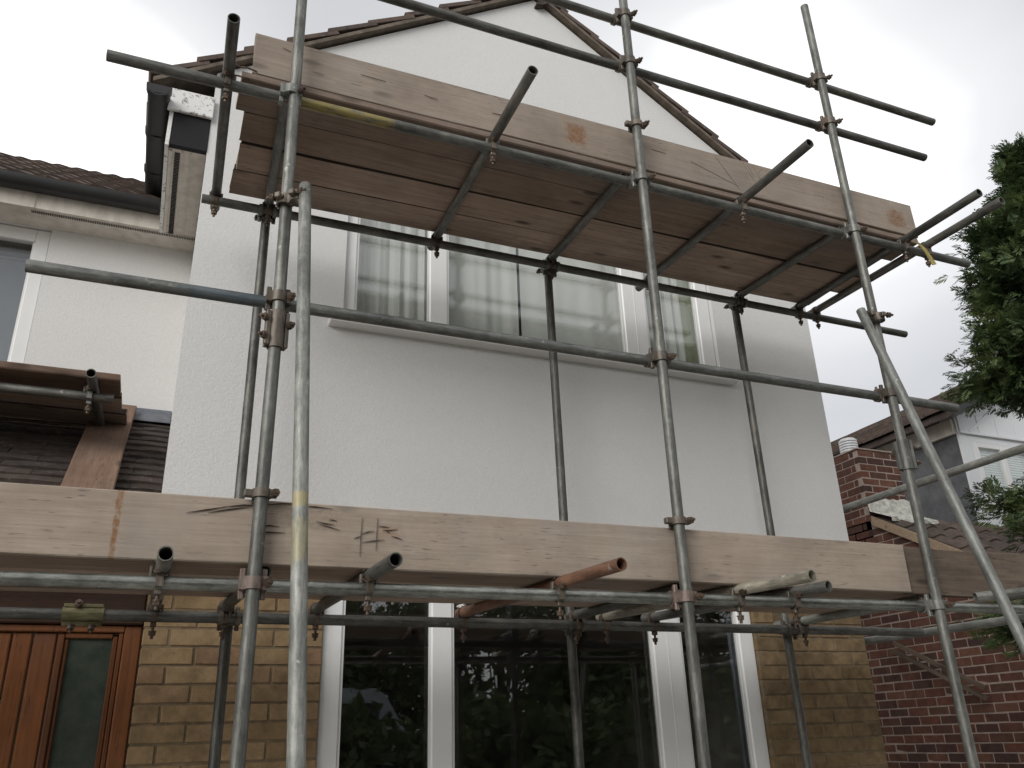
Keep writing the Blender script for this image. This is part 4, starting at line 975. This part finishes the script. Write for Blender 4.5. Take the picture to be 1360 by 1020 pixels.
def leafy(cx, cy, H, rad, label, seed, nclump=40, per=170, zlow=.9, leaf=.11, name='leafy_tree', cat='tree', trunk=True, mat=None, squash=.8, group=None):
    rng = np.random.default_rng(seed); P = []
    tk = MB(); 
    for i in range(nclump):
        v = rand_unit(1, rng)[0] * rng.uniform(.35, 1.0) ** .5; c = np.array([v[0] * rad, v[1] * rad, (H + zlow) / 2 + v[2] * (H - zlow) / 2])
        s = rng.uniform(.18, .36) * rad
        p = c + rng.normal(size=(per, 3)) * s * np.array([.6, .6, .6 * squash]); P.append(p)
        tk.cyl((0, 0, min(zlow + .3, c[2] * .6)), tuple(c), .03, 5, .008, caps=False)
    P = np.concatenate(P); P = P[P[:, 2] > .1]; n = len(P)
    u = rand_unit(n, rng); w_ = np.cross(u, rand_unit(n, rng)); w_ /= np.linalg.norm(w_, axis=1)[:, None]
    l = leaf * rng.uniform(.6, 1.3, (n, 1))
    V = np.stack([P - u * l, P + w_ * l * .5, P + u * l, P - w_ * l * .5], 1).reshape(-1, 3); F = np.arange(len(V)).reshape(-1, 4)
    t = empty(name, T(cx, cy, -1.5), label, cat, group); M = T(cx, cy, -1.5)
    link('crown', quad_mesh('crown', V, F, mat or M_LEAVES), M, t)
    tk.cyl((0, 0, 0), (.05, .03, (H + zlow) * .55), .14 if trunk else .05, 9, .05)
    link('trunk', tk.mesh('trunk', M_BARK), M, t)
    return t
G = 'trees mirrored in the ground floor panes'
leafy(-1.5, -8.5, 4.9, 2.6, 'broad leafy tree mirrored in the pane next to the door-side brick', 11, 85, 200, .6, group=G)
leafy(2.6, -9.5, 4.4, 2.5, 'leafy tree with gappy crown mirrored in the wide ground floor pane', 12, 70, 190, .8, group=G)
leafy(6.8, -8.0, 5.8, 3.0, 'dense dark tree mirrored in the wide pane behind the middle inner pole', 13, 85, 180, .4, group=G)
leafy(11.5, -7.5, 6.5, 3.2, 'tall dense tree mirrored in the ground floor pane nearest the red brick', 14, 85, 180, .4, group=G)
leafy(16.5, -6.5, 6.0, 3.0, 'spreading dense tree on the conifer side, behind the viewer', 15, 70, 160, .4, group=G)
leafy(4.9, -2.6, 1.75, 1.5, 'bushy green shrub mirrored low in the wide ground floor pane', 16, 50, 190, .3, name='garden_shrub', cat='shrub', trunk=False)
leafy(2.5, -2.9, 1.72, 1.2, 'small leafy shrub mirrored low beside the first white mullion', 17, 40, 170, .2, name='garden_shrub', cat='shrub', trunk=False)
leafy(7.8, -2.4, 2.2, 1.6, 'dark shrub mirrored low in the pane behind the grey curtain edge', 18, 50, 180, .3, name='garden_shrub', cat='shrub', trunk=False)
leafy(-4.6, -8.0, 5.5, 2.9, 'dense leafy tree mirrored in the door glass', 19, 110, 200, .3, group=G)
# parked white van seen only in the glass
VX = T(2.7, -7.0, -1.5) @ Matrix.Scale(1.16, 4)
van = empty('parked_van', VX, 'white parked van mirrored low in the pane nearest the door', 'van')
bd = MB().prism([(-1.6, .45), (1.7, .45), (1.75, .95), (1.55, 1.15), (1.05, 1.95), (.9, 2.05), (-1.6, 2.1)], 'y', -.85, .85)
link('body', bd.mesh('body', M_WHITEPAINT), VX, van)
link('window', MB().box(.15, .95, .851, .862, 1.25, 1.85).mesh('window', M_DARK), VX, van)
link('windscreen', MB().prism([(1.56, 1.18), (1.09, 1.93), (1.12, 1.93), (1.60, 1.18)], 'y', -.75, .75).mesh('windscreen', M_DARK), VX, van)
for wx in (-1.05, 1.15):
    for wy in (-.78, .78):
        link('wheel', MB().cyl((wx, wy - .1, .32), (wx, wy + .1, .32), .32, 18).mesh('wheel', M_RUBBER), VX, van)
